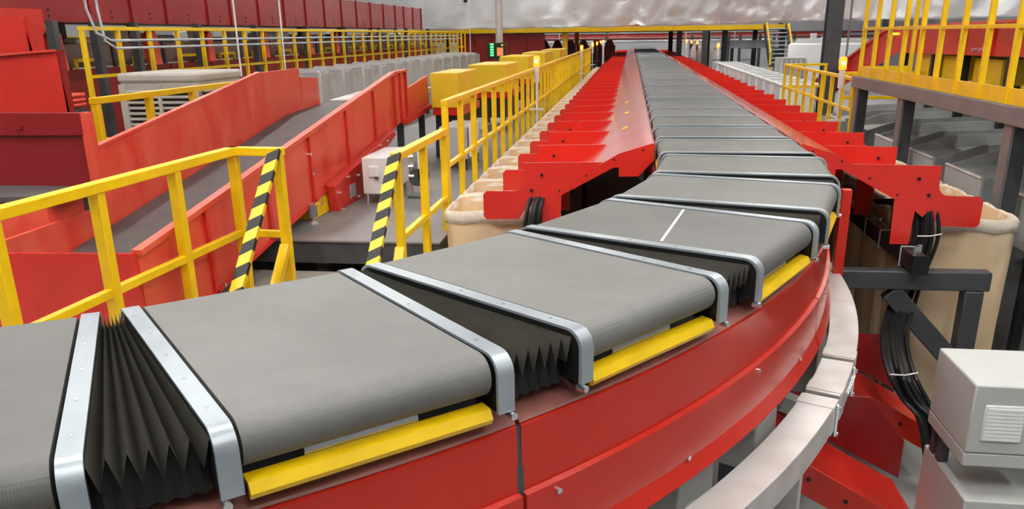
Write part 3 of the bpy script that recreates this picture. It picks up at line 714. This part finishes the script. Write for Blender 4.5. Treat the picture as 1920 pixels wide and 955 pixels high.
MB().box(-8.2, -6.95, 11.5, 11.75, -1.62, -1.42).build('beam', 'yellow', o); MB().box(-8.1, -7.95, 11.55, 11.7, -2.25, -1.62).build('leg', 'steel_dark', o); MB().box(-7.2, -7.05, 11.55, 11.7, -2.25, -1.62).build('leg', 'steel_dark', o)

# grey galvanised hoppers in a row -------------------------------------------------
gp = None
for i in range(13):
    y = 15.9+i*1.38
    if gp is None:
        gp = thing('grey_hopper', (0, 0, 0), 'x', 'hopper', local=True)
        fr = []
        w2, zt, zb = .62, -.62, -1.62
        def rr(w_, zt_, zb_, r):
            pts = [(-w_, zb_)]
            for k in range(5): a = math.pi-math.pi/2*k/4; pts.append((-w_+r+r*math.cos(a), zt_-r+r*math.sin(a)))
            for k in range(5): a = math.pi/2-math.pi/2*k/4; pts.append((w_-r+r*math.cos(a), zt_-r+r*math.sin(a)))
            pts.append((w_, zb_)); return pts
        A_ = rr(w2, zt, zb, .09); B_ = rr(w2-.05, zt-.05, zb, .06)
        m = MB(); n_ = len(A_)
        for y_ in (-.03, .0): 
            for q in A_+B_: m.v.append(Vector((q[0], y_, q[1])))
        for k in range(n_-1):
            m.f += [(k, k+1, n_+k+1, n_+k), (2*n_+k, 3*n_+k, 3*n_+k+1, 2*n_+k+1), (k, 2*n_+k, 2*n_+k+1, k+1), (n_+k, n_+k+1, 3*n_+k+1, 3*n_+k)]
        m.build('rim_frame', 'galv', gp)
        MB().prism(B_, 'Y', -.012, .012).build('panel', 'galv_panel', gp)
        MB().box(-w2, -w2+.03, 0, 1.2, zb, zt-.08).build('side_panel', 'galv_panel', gp)
        MB().box(w2-.03, w2, 0, 1.2, zb, zt-.08).build('side_panel', 'galv_panel', gp)
        MB().box(-w2, w2, .4, .5, zt-.08, zt-.02).build('cross_bar', 'cooler', gp)
        for x in (-w2+.06, w2-.06): MB().box(x-.05, x+.05, .5, .6, -2.25, zb).build('leg', 'steel_dark', gp)
        o = gp
    else: o = copy_tree(gp)
    o.location = W((-6.62, y, 0)); o.rotation_euler = (0, 0, R0(0))
    tag(o, 'grey galvanised hopper with pale rim, %s from the red ramp' % nth(i+1), 'hopper', 'grey hoppers beyond the red ramp')

# yellow drive covers ------------------------------------------------------------
for i, (y, x0, x1, zt, dy) in enumerate(((15.5, -3.72, -3.18, -.66, 1.9), (20.0, -3.85, -2.95, -.67, 2.4), (24.6, -3.80, -2.95, -.60, 2.6), (29.5, -3.75, -2.95, -.60, 3.0), (36, -3.75, -2.95, -.62, 3.5))):
    o = thing('drive_unit', ((x0+x1)/2, y+dy/2, -2.25), ('yellow box cover on a red and black base, %s from the red ramp' % nth(i+1)), 'machine', 'yellow covered drive units')
    MB().box(x0, x1, y, y+dy, zt-.64, zt).build('cover', 'yellow_box', o, bev=.015)
    MB().box(x0+.02, x1+.05, y+.03, y+dy, zt-.78, zt-.642).build('red_skid', 'red', o)
    MB().box(x0+.05, x1-.02, y+.1, y+dy-.1, zt-1.25, zt-.782).build('motor_block', 'black_paint', o)
    for a in (x0+.08, x1-.08):
        for b in (y+.15, y+dy-.15): MB().box(a-.05, a+.05, b-.05, b+.05, -2.25, zt-1.2).build('leg', 'steel_dark', o)

# white cabinet on legs -----------------------------------------------------------
wc = thing('electrical_cabinet', (-3.4, 11.4, -2.25), 'small white electrical cabinet on thin legs beside the hazard striped railing', 'cabinet')
MB().box(-3.66, -3.30, 10.95, 12.1, -2.10, -1.59).build('box', 'cabinet_white', wc, bev=.012)
MB().box(-3.56, -3.42, 10.925, 10.95, -1.86, -1.70).build('hatch', 'white', wc, bev=.008)
MB().box(-3.545, -3.435, 10.915, 10.926, -1.845, -1.715).build('hatch_face', 'cabinet_white', wc)
MB().box(-3.47, -3.42, 10.90, 10.925, -1.88, -1.85).build('latch', 'steel_dark', wc)
for x in (-3.62, -3.35):
    for y in (11.0, 12.05): MB().tube([(x, y, -2.25), (x, y, -2.09)], .018, 8).build('leg', 'chrome', wc)
pp_ = thing('pump_unit', (-3.0, 11.6, -2.25), 'small black and chrome pump behind the hazard striped railing', 'machine')
MB().tube([(-3.02, 11.5, -1.95), (-3.02, 11.75, -1.95)], .13, 16).build('flywheel', 'steel_dark', pp_)
MB().tube([(-3.1, 11.55, -2.25), (-3.1, 11.55, -1.62)], .02, 8).build('rod', 'chrome', pp_)
MB().box(-3.0, -2.96, 11.5, 11.62, -2.0, -1.5).build('bracket', 'white', pp_)
for k in range(3): MB().tube([(-3.14, 11.5, -1.65-k*.14), (-3.06, 11.5, -1.65-k*.14)], .03, 8).build('fitting', 'chrome', pp_)
MB().box(-3.16, -2.92, 11.45, 11.8, -2.25, -2.22).build('base', 'steel_dark', pp_)
wc2 = thing('electrical_cabinet', (-2.95, 14.6, -2.25), 'pale grey cabinet behind the long railing near the first yellow cover', 'cabinet')
MB().box(-3.25, -2.75, 14.0, 15.2, -2.05, -1.50).build('box', 'cabinet', wc2, bev=.012)
MB().box(-2.72, -2.66, 13.98, 14.6, -2.0, -1.45).build('door', 'white', wc2)
for x in (-3.2, -2.8):
    for y in (14.1, 15.1): MB().box(x-.03, x+.03, y-.03, y+.03, -2.25, -2.04).build('leg', 'steel_dark', wc2)

# column with display ----------------------------------------------------------
cl = tag(MB().tube([(-4.66, 30.2, -2.25), (-4.66, 30.2, 6.98)], .13, 16).build('steel_column', 'galv'), 'pale round steel column behind the black display panel', 'column')
dp = thing('display_panel', (-4.7, 29.9, -2.25), 'black display panel with green lights on the pale column', 'display')
MB().box(-5.04, -4.38, 29.75, 29.95, -.80, -.26).build('housing', 'black_paint', dp, bev=.02)
for k in range(5): MB().box(-4.92, -4.80, 29.735, 29.75, -.70+k*.09, -.645+k*.09).build('green_light', 'led_green', dp)
MB().box(-4.68, -4.46, 29.735, 29.75, -.70, -.42).build('amber_screen', 'led_amber', dp)
MB().box(-4.52, -4.46, 29.735, 29.75, -.36, -.32).build('amber_light', 'lamp_amber', dp)
MB().bar((-4.70, 29.9, -2.25), (-4.70, 29.9, -.75), .06, .06).build('stand', 'steel_dark', dp)

# beacons ----------------------------------------------------------------------
def beacon(x, y, zl, zb, label, group):
    o = thing('signal_beacon', (x, y, -ZF), label, 'beacon', group)
    MB().tube([(x, y, -ZF), (x, y, zl-.42)], .022, 8).build('pole', 'white', o)
    MB().tube([(x, y, zl-.45), (x, y, zl-.12)], .055, 14).build('collar', 'white', o)
    MB().tube([(x, y, zl-.12), (x, y, zl+.08), (x, y, zl+.11)], [.07, .07, .045], 14).build('lens', 'beacon', o, ang=50)
    disc(MB(), (x, y-.055, zl-.0), (0, 1, 0), .036, .025, 12).build('bulb', 'beacon_core', o)
    MB().box(x-.16, x+.16, y-.03, y+.03, zb+.30, zb+.34).build('crossbar', 'white', o)
    return o
for i, y in enumerate((18.45, 35.7, 45.9, 52, 58.2, 64)):
    beacon(-2.03, y, -.55, -1.9 if i == 0 else -1.9, 'glowing amber beacon on a white pole, %s along the left side' % nth(i+1), 'amber beacons on the left side')
for i, y in enumerate((16.5, 39.6, 46.5, 52, 57, 62)):
    beacon(3.93, y, -.58, -1.95, 'glowing amber beacon on a white pole, %s along the right side' % nth(i+1), 'amber beacons on the right side')

# ================================================================ RIGHT SIDE
def ibeam(name, x, y, z0, z1, root, w=.17):
    MB().box(x-w/2, x+w/2, y-w/2, y-w/2+.03, z0, z1).build(name, 'steel_dark', root)
    MB().box(x-w/2, x+w/2, y+w/2-.03, y+w/2, z0, z1).build(name, 'steel_dark', root)
    MB().box(x-.015, x+.015, y-w/2, y+w/2, z0, z1).build(name, 'grey_beam', root)
rp = thing('platform', (5.5, 11, -ZF), 'raised right platform on dark steel columns', 'platform')
MB().box(4.0, 5.0, 6.2, 15.95, -.80, -.78).build('deck', 'grey_beam', rp)
MB().box(3.98, 4.06, 6.2, 15.95, -.975, -.785).build('edge_beam', 'grey_beam', rp, bev=.008)
MB().box(4.0, 5.0, 15.9, 15.97, -.975, -.80).build('edge_beam', 'grey_beam', rp)
for y in (8.0, 11, 14): MB().box(4.1, 4.95, y, y+.08, -.96, -.80).build('joist', 'steel_dark', rp)
for x, y in ((4.12, 9.5), (4.12, 13.2), (4.12, 15.75), (4.88, 9.5), (4.88, 15.75)):
    MB().box(x-.09, x-.06, y-.10, y+.10, -ZF, -.97).build('column_flange', 'grey_beam', rp)
    MB().box(x-.06, x+.10, y-.085, y+.085, -ZF, -.97).build('column', 'steel_dark', rp)
# grey trays under the platform
tp = None
for i, y in enumerate((8.9, 10.6, 12.3, 14.0, 15.9, 17.8)):
    if tp is None:
        tp = thing('sheet_metal_tray', (0, 0, 0), 'x', 'tray', local=True)
        MB().prism([(0, -1.78), (3.6, -1.50), (3.6, -1.55), (0, -1.83)], 'Y', 0, 1.15).build('bed', 'tray_grey', tp)
        MB().prism([(-.1, -2.35), (3.6, -2.0), (3.6, -1.42), (.5, -1.55), (-.1, -1.75)], 'Y', -.03, 0).build('side_panel', 'tray_grey', tp)
        MB().prism([(-.1, -2.35), (3.6, -2.0), (3.6, -1.42), (.5, -1.55), (-.1, -1.75)], 'Y', 1.15, 1.18).build('side_panel', 'tray_grey', tp)
        MB().box(-.13, -.1, -.03, 1.18, -2.3, -1.74).build('end_panel', 'cabinet', tp)
        MB().tube([(-.12, -.02, -1.74), (-.12, 1.17, -1.74)], .025, 8).build('end_tube', 'galv', tp)
        for x in (.3, 3.2):
            for yy in (.1, 1.05): MB().box(x-.05, x+.05, yy-.05, yy+.05, -ZF, -2.05 if x > 1 else -2.3).build('leg', 'steel_dark', tp)
        o = tp
    else: o = copy_tree(tp)
    o.location = W((4.42, y, 0)); tag(o, 'grey sheet metal tray under the raised right platform, %s from near' % nth(i+1), 'tray', 'grey trays under the right platform')
rb = thing('yellow_floor_railing', (6, 19.5, -2.40), 'dull yellow railing seen under the right raised platform', 'railing')
MB().bar((4.6, 19.4, -1.42), (9.5, 19.4, -1.42), .07, .07).build('mid_rail', 'yellow', rb)
for x in (4.9, 6.0, 7.2, 8.4): MB().box(x-.05, x+.05, 19.35, 19.45, -2.40, -.9).build('post', 'yellow', rb)
MB().bar((4.6, 19.4, -.9), (9.5, 19.4, -.9), .07, .07).build('top_rail', 'yellow', rb)
o = thing('grey_box', (7.0, 18.8, -2.40), 'grey control box behind the yellow railing below the right platform', 'cabinet')
MB().box(6.2, 7.0, 20.0, 20.6, -1.85, -.95).build('box', 'cabinet', o, bev=.01); MB().box(6.5, 6.7, 20.2, 20.4, -2.40, -1.85).build('stand', 'steel_dark', o); MB().box(6.28, 6.92, 19.985, 20.0, -1.78, -1.02).build('door', 'cabinet_white', o)

# red incline conveyor beyond the right platform
ric = thing('incline_conveyor', (6.7, 22, -2.40), 'red incline conveyor with ribs beyond the right raised platform', 'conveyor')
top = [(31.5, -2.05), (25.6, -.87), (22.76, -.23), (21.9, -.02), (21.24, .06), (17.1, .11), (14.5, .13), (10.0, .16)]
bot = [(10.0, -.42), (14.3, -.44), (16.9, -.47), (20.74, -.51), (22.32, -.87), (25.13, -1.46), (27.8, -2.2), (31.5, -2.3)]
MB().prism(top+bot, 'X', 6.1, 6.14).build('guard_panel', 'red', ric)
MB().prism([(a, b) for a, b in top]+[(a, b-.045) for a, b in top[::-1]], 'X', 6.03, 6.1).build('top_flange', 'red_worn', ric)
def zi(pl, y):
    for (a, b), (c, d) in zip(pl[:-1], pl[1:]):
        if min(a, c) <= y <= max(a, c): return b+(d-b)*(y-a)/(c-a)
for y in (11.4, 12.8, 14.2, 15.5, 16.8, 18.1, 19.3, 20.4, 22.4, 23.6, 24.8, 26.2):
    MB().box(6.06, 6.1, y-.05, y+.05, zi(bot, y), zi(top, y)).build('rib', 'red', ric)
MB().box(6.16, 7.3, 10, 21, -.38, -.32).build('belt_bed', 'steel_dark', ric)
MB().box(7.3, 7.34, 10, 21, -.45, .12).build('far_guard', 'red_shaded', ric)
for y in (12, 15, 17, 18.6, 20.4):
    for x in (6.25, 7.2): MB().box(x-.07, x+.07, y-.07, y+.07, -2.40 if y > 15.6 else -ZF, -.42).build('leg', 'black_paint', ric)
for y in (16.2, 17.8, 19.5): MB().box(6.35, 7.1, y-.6, y+.6, -.95, -.52).build('motor_cover', 'yellow', ric)
for y in (12.3, 20.6):
    for k in range(3): MB().box(6.035, 6.06, y+k*.14, y+k*.14+.09, -.12, -.07).build('amber_light', 'lamp_amber', ric)
for y, z in ((15.9, -.36), (16.2, -.36), (13.0, -.33)): MB().tube([(6.04, y, z), (6.1, y, z)], .03, 8).build('bolt', 'chrome', ric)
# white tank and column
tk = thing('white_tank', (8.55, 38, -2.40), 'large white cylindrical tank with grey lid behind the dark column', 'tank')
mb = MB(); mb.tube([(8.5, 38, -2.40), (8.5, 38, -.58), (8.5, 38, -.5)], [1.75, 1.75, 1.66], 40); mb.build('shell', 'white', tk, ang=50)
mb = MB(); mb.tube([(8.5, 38, -.5), (8.5, 38, -.34)], [1.5, 1.4], 32); mb.build('lid', 'cabinet', tk)
MB().tube([(7.6, 37.4, -.5), (7.6, 37.4, -.1)], .13, 10).build('vent', 'white', tk)
MB().box(7.9, 8.5, 36.8, 37.4, -.46, -.24).build('lid_box', 'cabinet_white', tk)
dc = thing('steel_column', (5.9, 26, -2.40), 'dark grey square steel column in front of the white tank', 'column')
MB().box(5.60, 6.02, 25.8, 25.86, -2.40, 6.99).build('flange', 'steel_dark', dc); MB().box(5.60, 6.02, 26.2, 26.26, -2.40, 6.99).build('flange', 'steel_dark', dc); MB().box(5.76, 5.86, 25.86, 26.2, -2.40, 6.99).build('web', 'steel_dark', dc)
MB().tube([(6.2, 25.75, -2.40), (6.2, 25.75, 6.9)], .03, 8).build('conduit', 'grey_beam', dc)
# far stairs and yellow edge
fs = thing('far_stairs', (7.4, 45, -2.40), 'distant open tread stairs with yellow handrails', 'stairs')
for k in range(9): MB().box(6.9, 7.9, 43.4+k*.28, 43.65+k*.28, -1.5+k*.2, -1.45+k*.2).build('tread', 'galv_panel', fs)
for x in (6.85, 7.93):
    MB().bar((x, 43.3, -1.7), (x, 46.1, .28), .06, .2).build('stringer', 'black_paint', fs)
    MB().bar((x, 43.3, -1.05), (x, 46.1, .95), .06, .08).build('handrail', 'yellow', fs)
    MB().box(x-.04, x+.04, 43.3, 43.4, -2.40, -1.0).build('post', 'yellow', fs)
mz = thing('mezzanine', (0, 50, -ZF), 'far mezzanine with yellow edge beam under the silver curtain', 'platform')
MB().box(-13, 8.2, 46.6, 58, .06, .20).build('deck', 'steel_dark', mz)
MB().box(-13, 8.2, 46.5, 46.6, .10, .34).build('edge_beam', 'yellow', mz)
for x in (-12.5, -6.1, -3.6, 2.6, 5.0, 8.0):
    for y in (47.2, 57.5): MB().box(x-.14, x+.14, y-.14, y+.14, -ZF if -2 < x < 4 else -2.25, .06).build('column', 'black_paint' if x != -3.6 else 'yellow', mz)
# grey boxes / tubs on the right
for i in range(12):
    y = 26.5+i*1.7
    o = thing('white_tub', (4.95, y, -2.40), 'white open tub in a row behind the right chutes, %s from near' % nth(i+1), 'tub', 'white tubs behind the right chutes')
    A_ = MB().box(4.45, 5.5, y-.62, y+.62, -2.40, -1.55); A_.build('body', 'white', o, bev=.05)
    MB().box(4.40, 5.55, y-.67, y+.67, -1.56, -1.48).build('rim', 'white', o, bev=.02)
    MB().box(4.52, 5.43, y-.55, y+.55, -1.485, -1.472).build('liner', 'tray_grey', o)
gb = thing('ribbed_crate', (6.2, 34.5, -2.40), 'grey ribbed crate beside the white tank', 'crate')
MB().box(5.72, 6.72, 34, 35, -2.40, -.98).build('body', 'cabinet', gb, bev=.02)
for k in range(6): MB().box(5.78+k*.18, 5.85+k*.18, 33.95, 34.0, -2.3, -1.05).build('rib', 'cabinet_white', gb)
dtank = tag(MB().tube([(4.85, 60, -2.40), (4.85, 60, -1.0), (4.85, 60, -.95)], [.78, .78, .74], 28).build('far_bin', 'parcel', ang=50), 'round tan bin far away right of the sorter', 'bin')
for i, (x, y) in enumerate(((10, 60), (3.62, 43), (-1.9, 68.5), (12.5, 45))):
    o = MB().box(x-.14, x+.14, y-.14, y+.14, -2.40 if i in (0, 3) else -ZF, .05 if i == 1 else 6.9).build('dark_column', 'steel_dark')
    tag(o, ('dark column at the far right of the hall', 'dark column beside the right chutes under the mezzanine', 'dark column at the far end of the sorter', 'dark column right of the distant stairs')[i], 'column')
hx = thing('far_conveyor', (8, 52, -2.40), 'long pale grey conveyor far behind the right beacons', 'conveyor')
MB().box(5.4, 12.5, 48.2, 48.5, -.86, -.45).build('side', 'galv_panel', hx); MB().box(5.4, 12.5, 48.5, 50, -.6, -.55).build('belt', 'ramp_belt', hx)
for x in (5.6, 8, 10, 12.3): MB().box(x-.08, x+.08, 48.6, 48.8, -2.40, -.6).build('leg', 'steel_dark', hx)
rw = thing('dark_red_enclosure', (-7.5, 47, -2.25), 'dark red enclosure wall beyond the end of the long left railing', 'wall panel')
for k in range(5): MB().box(-9.6+k*.98, -8.65+k*.98, 46.9, 47.0, -1.6, .05).build('panel', 'red_shaded', rw)
MB().box(-9.6, -4.7, 47.0, 47.1, -2.25, -.0).build('frame', 'red_shaded', rw)
for i in range(6):
    o = thing('far_machine', (-3.8+i*.9, 56, -2.25), 'x', 'machine')
    xx = -5.6+i*.85
    o.location = W((xx, 56, -2.25)); ORG[o.name] = Vector((xx, 56, -2.25))
    MB().box(xx-.35, xx+.35, 55.6, 56.6, -2.25, -.75).build('body', 'red' if i % 2 else 'red_shaded', o, bev=.03)
    MB().prism([(xx-.3, -.75), (xx+.3, -.75), (xx+.1, -.35), (xx-.2, -.42)], 'Y', 55.7, 56.4).build('hood', 'red_shaded', o)
    tag(o, 'small distant red machine under the mezzanine, %s from the left' % nth(i+1), 'machine', 'red machines under the mezzanine')
# security cameras on the tarp
for i, (x, y, z) in enumerate(((-8.9, 44.4, 1.55), (-.55, 40.7, 1.45))):
    o = thing('security_camera', (x, y, z), ('small security camera on the left end of the silver curtain', 'small security camera on the silver curtain above the sorter')[i], 'camera', 'security cameras on the curtain')
    MB().box(x-.28, x+.28, y-.05, y+.05, z-.04, z).build('shelf', 'cabinet', o)
    MB().tube([(x+.05, y, z), (x+.05, y, z+1.1)], .04, 8).build('bracket', 'white', o)
    MB().tube([(x+.15, y+.1, z+.22), (x+.34, y-.25, z+.16)], .13, 12).build('housing', 'white', o)
    MB().tube([(x+.34, y-.25, z+.16), (x+.37, y-.31, z+.15)], .10, 12).build('lens', 'black_paint', o)

# steel frame, strut, cable, cabinets in the right foreground
sf = thing('steel_frame', (2.8, 7.95, -ZF), 'dark grey welded steel frame in front of the nearest right canvas bag', 'frame')
MB().bar((1.98, 7.95, -2.285), (3.44, 7.95, -2.275), .15, .185).build('cross_member', 'steel_dark', sf, bev=.012)
MB().bar((3.31, 7.95, -2.37), (3.31, 7.95, -ZF), .17, .16, up=(0, 1, 0)).build('upright', 'steel_dark', sf, bev=.012)
MB().bar((2.56, 7.94, -2.40), (3.22, 7.94, -3.10), .12, .19).build('diagonal', 'steel_dark', sf, bev=.012)
MB().bar((2.06, 7.98, -ZF), (2.06, 7.98, -2.37), .12, .12).build('upright', 'steel_dark', sf)
for side, sg in (('right', 1), ('left', -1)):
    xx = XC+sg*1.775
    sr = thing('support_rail', (xx, 20, -ZF), 'dark brown support rail carrying the %s chutes' % side, 'rail')
    MB().box(xx-.065, xx+.065, 7.72, 62, -2.16, -2.00).build('channel', 'steel_brown', sr, bev=.006)
    MB().box(xx-.075, xx+.075, 7.70, 7.72, -2.17, -1.99).build('end_cap', 'black_paint', sr)
    for y in (8.05, 8.75, 9.3):
        MB().tube([(xx-.08, y, -1.985), (xx+.08, y, -1.985), (xx+.08, y, -2.175), (xx-.08, y, -2.175), (xx-.08, y, -1.985)], .008, 6).build('cable_tie', 'cabinet', sr)
    for k in range(3): MB().tube([(xx-.035+k*.035, 7.80+k*.05, -2.0), (xx-.035+k*.035, 7.80+k*.05, -1.93)], .022, 8).build('nut', 'chrome', sr)
    for y in (8.06, 16, 24, 32, 40, 48, 56): MB().box(xx-.05, xx+.05, y, y+.1, -ZF, -2.16).build('leg', 'steel_dark', sr)
cb = thing('cable_bundle', (2.8, 8.15, -ZF), 'thick black cable bundle hanging below the first right chute', 'cable')
base = [(2.80, 9.2, -1.78), (2.83, 8.6, -1.66), (2.86, 8.25, -1.62), (2.90, 8.18, -1.88), (2.85, 8.17, -2.20), (2.77, 8.12, -2.52), (2.55, 7.6, -2.69), (2.39, 6.85, -2.78), (2.51, 6.75, -3.02), (2.66, 6.65, -3.2), (2.80, 6.6, -ZF+.04)]
def smooth(pts, n=4):
    out = []; P = [Vector(p) for p in pts]
    for i in range(len(P)-1):
        a = P[max(i-1, 0)]; b = P[i]; c = P[i+1]; d = P[min(i+2, len(P)-1)]
        for k in range(n):
            t_ = k/n; out.append(.5*((2*b)+(c-a)*t_+(2*a-5*b+4*c-d)*t_*t_+(3*b-a-3*c+d)*t_**3))
    out.append(P[-1]); return out
for i in range(20):
    a = i*2.4; r = .014+.012*(i % 6); off = Vector((math.cos(a)*r*1.5, math.sin(a)*r, math.sin(a*1.3)*r*.6))
    MB().tube([p+off+Vector((.006*math.sin(j*.7+i), 0, 0)) for j, p in enumerate(smooth(base))], .020, 6).build('cable', 'rubber', cb)
for j in (3, 7): 
    p = Vector(base[j]); MB().tube([p+Vector((-.11, -.09, -.01)), p+Vector((.0, -.12, 0)), p+Vector((.11, -.09, .015))], .006, 6).build('cable_tie', 'white', cb)
cb2 = thing('cable_bundle', (-1.0, 8.3, -ZF), 'black cable bundle hanging under the first left chute', 'cable')
base2 = [(-.85, 8.6, -1.66), (-.88, 8.2, -1.58), (-.91, 8.05, -1.66), (-.94, 8.0, -1.9), (-1.0, 8.0, -2.4), (-1.0, 8.0, -3.0), (-1.0, 8.0, -ZF+.02)]
for i in range(12):
    a = i*2.4; r = .012+.008*(i % 5); off = Vector((math.cos(a)*r*1.7, math.sin(a)*r, 0))
    MB().tube([p+off for p in smooth(base2)], .020, 6).build('cable', 'rubber', cb2)
rpost = tag(MB().box(1.80, 1.88, 7.08, 7.16, -ZF, -1.27).build('red_post', 'red', bev=.004), 'narrow red upright post where the curved skirt meets the right chutes', 'post')

def cabinet(x0, x1, y0, y1, zb, zt, label, zfoot, vent=True):
    o = thing('control_cabinet', ((x0+x1)/2, (y0+y1)/2, zfoot), label, 'cabinet', 'grey control cabinets in the right foreground')
    MB().box(x0, x1, y0, y1, zb+.09, zt).build('box', 'cabinet', o, bev=.010)
    MB().box(x0, x1, y0+.002, y1, zb, zb+.086).build('base_section', 'cabinet', o, bev=.008)
    if vent:
        v = MB().box(x0+.07, x0+.29, y0-.012, y0+.01, zt-.35, zt-.12).build('vent_frame', 'cabinet_white', o, bev=.006)
        for k in range(9): MB().box(x0+.082, x0+.278, y0-.017, y0-.010, zt-.34+k*.0235, zt-.325+k*.0235).build('slat', 'white', v)
    for x in (x0+.06, x1-.06):
        for y in (y1-.16, y1-.05): MB().box(x-.03, x+.03, y-.03, y+.03, zfoot, zb+.01).build('leg', 'steel_dark', o)
    return o
cabinet(2.03, 2.62, 4.6, 5.20, -2.47, -1.945, 'upper grey control cabinet with a louvred vent at the right edge', -2.665)
cabinet(2.06, 2.95, 4.55, 5.26, -3.22, -2.67, 'lower grey control cabinet under the vented one at the right edge', -ZF, vent=True)
# black rolled bags at the right edge
bl = thing('black_sack', (3.75, 6.9, -ZF), 'crumpled black plastic sack at the right edge beside the canvas bag', 'sack')
rows_ = []
for j in range(11):
    t_ = j/10; z = -ZF+.02+t_*1.85; R_ = .42*math.sin(math.pi*min(1, .15+t_*.8))**.6
    rows_.append([(3.95+R_*math.cos(a*2*math.pi/22)*(1+.12*math.sin(a*2.7+j*1.3)), 6.7+R_*math.sin(a*2*math.pi/22)*(1+.12*math.sin(a*1.9+j)), z) for a in range(23)])
MB().grid(rows_).build('sack_body', 'rubber', bl, ang=60, fix=False)
# lower chute bank under the curve at the right
for i, (dx, y, z, lb) in enumerate(((.30, 7.35, -.36, 'red lower chute below the galvanised duct, upper one'), (-.45, 5.3, -.10, 'red lower chute below the galvanised duct, lower one'))):
    o = thing('lower_chute', (1.9+dx, y, -ZF), lb, 'chute', 'lower chutes beneath the duct')
    q = lambda pts: [(u+dx, v+z) for u, v in pts]
    MB().prism(q([(1.55, -2.55), (2.48, -3.08), (2.48, -3.11), (1.55, -2.58)]), 'Y', y-.35, y+.35).build('slide', 'red', o)
    MB().prism(q([(1.50, -2.52), (1.55, -2.52), (2.5, -3.06), (2.5, -3.24), (2.4, -3.22), (1.5, -2.72)]), 'Y', y-.38, y-.35).build('side_plate', 'red', o)
    MB().prism(q([(1.55, -2.55), (1.6, -2.40), (2.25, -2.42), (2.52, -2.75), (2.52, -3.06)]), 'Y', y+.35, y+.37).build('divider', 'red_shaded', o)
    for u, v in ((1.7, -2.70), (1.95, -2.85), (2.2, -2.99)): disc(MB(), (u+dx, y-.385, v+z), (0, 1, 0), .014, .006).build('bolt', 'black_paint', o)
    MB().box(1.62+dx, 1.70+dx, y, y+.08, -ZF, -2.62+z).build('leg', 'steel_dark', o); MB().box(2.25+dx, 2.33+dx, y, y+.08, -ZF, -3.0+z).build('leg', 'steel_dark', o)

# black motor at the foot of the duct
mo = thing('drive_motor', (1.35, 4.95, -ZF), 'black round drive motor on the floor below the galvanised duct', 'motor')
MB().tube([(1.12, 4.95, -3.42), (1.16, 4.95, -3.42), (1.50, 4.95, -3.42), (1.54, 4.95, -3.42)], [.20, .25, .25, .20], 22).build('housing', 'black_paint', mo, ang=40)
MB().box(1.2, 1.46, 4.8, 5.1, -ZF, -3.62).build('foot', 'steel_dark', mo)
MB().bar((1.60, 4.9, -ZF), (1.60, 4.9, -3.25), .05, .03).build('bracket', 'galv', mo)
MB().tube([(1.53, 4.95, -3.42), (1.62, 4.95, -3.42)], .05, 10).build('shaft', 'chrome', mo)
# pipes and cable trays crossing below the far mezzanine
for i, (z, m_, r) in enumerate(((-.02, 'grey_beam', .05), (-.24, 'red', .05), (-.62, 'galv_panel', .08))):
    o = thing('far_pipe', (1, 66+i, -ZF), ('grey pipe crossing the far end of the hall, topmost of three', 'red pipe crossing the far end of the hall', 'thick pale pipe crossing the far end of the hall')[i], 'pipe')
    MB().tube([(-12, 66+i, z), (16, 66+i, z)], r, 8).build('pipe', m_, o)
    for x in (-11.5, 4.6, 15.5): MB().box(x-.06, x+.06, 66+i-.06, 66+i+.06, -ZF, z).build('stand', 'steel_dark', o)
for i, x in enumerate((-7.5, -5.2, 3.9, 5.6, 7.3, 9.4)):
    o = MB().box(x-.03, x+.03, 62.5, 62.56, -ZF, 6.9).build('slim_upright', 'galv_panel'); tag(o, 'slim pale upright below the curtain at the far end, %s from the left' % nth(i+1), 'post', 'slim far uprights')
for i, x in enumerate((-9.5, 6.4, 8.6, 11.0)):
    o = thing('far_rack', (x, 64, -ZF), 'dark storage rack at the far end of the hall, %s from the left' % nth(i+1), 'rack', 'dark far racks')
    for dx in (-.7, .7): MB().box(x+dx-.07, x+dx+.07, 63.9, 64.5, -ZF, -.15).build('upright', 'steel_dark', o)
    for z in (-2.0, -1.2, -.45): MB().box(x-.7, x+.7, 63.9, 64.5, z, z+.08).build('shelf', 'grey_beam', o)
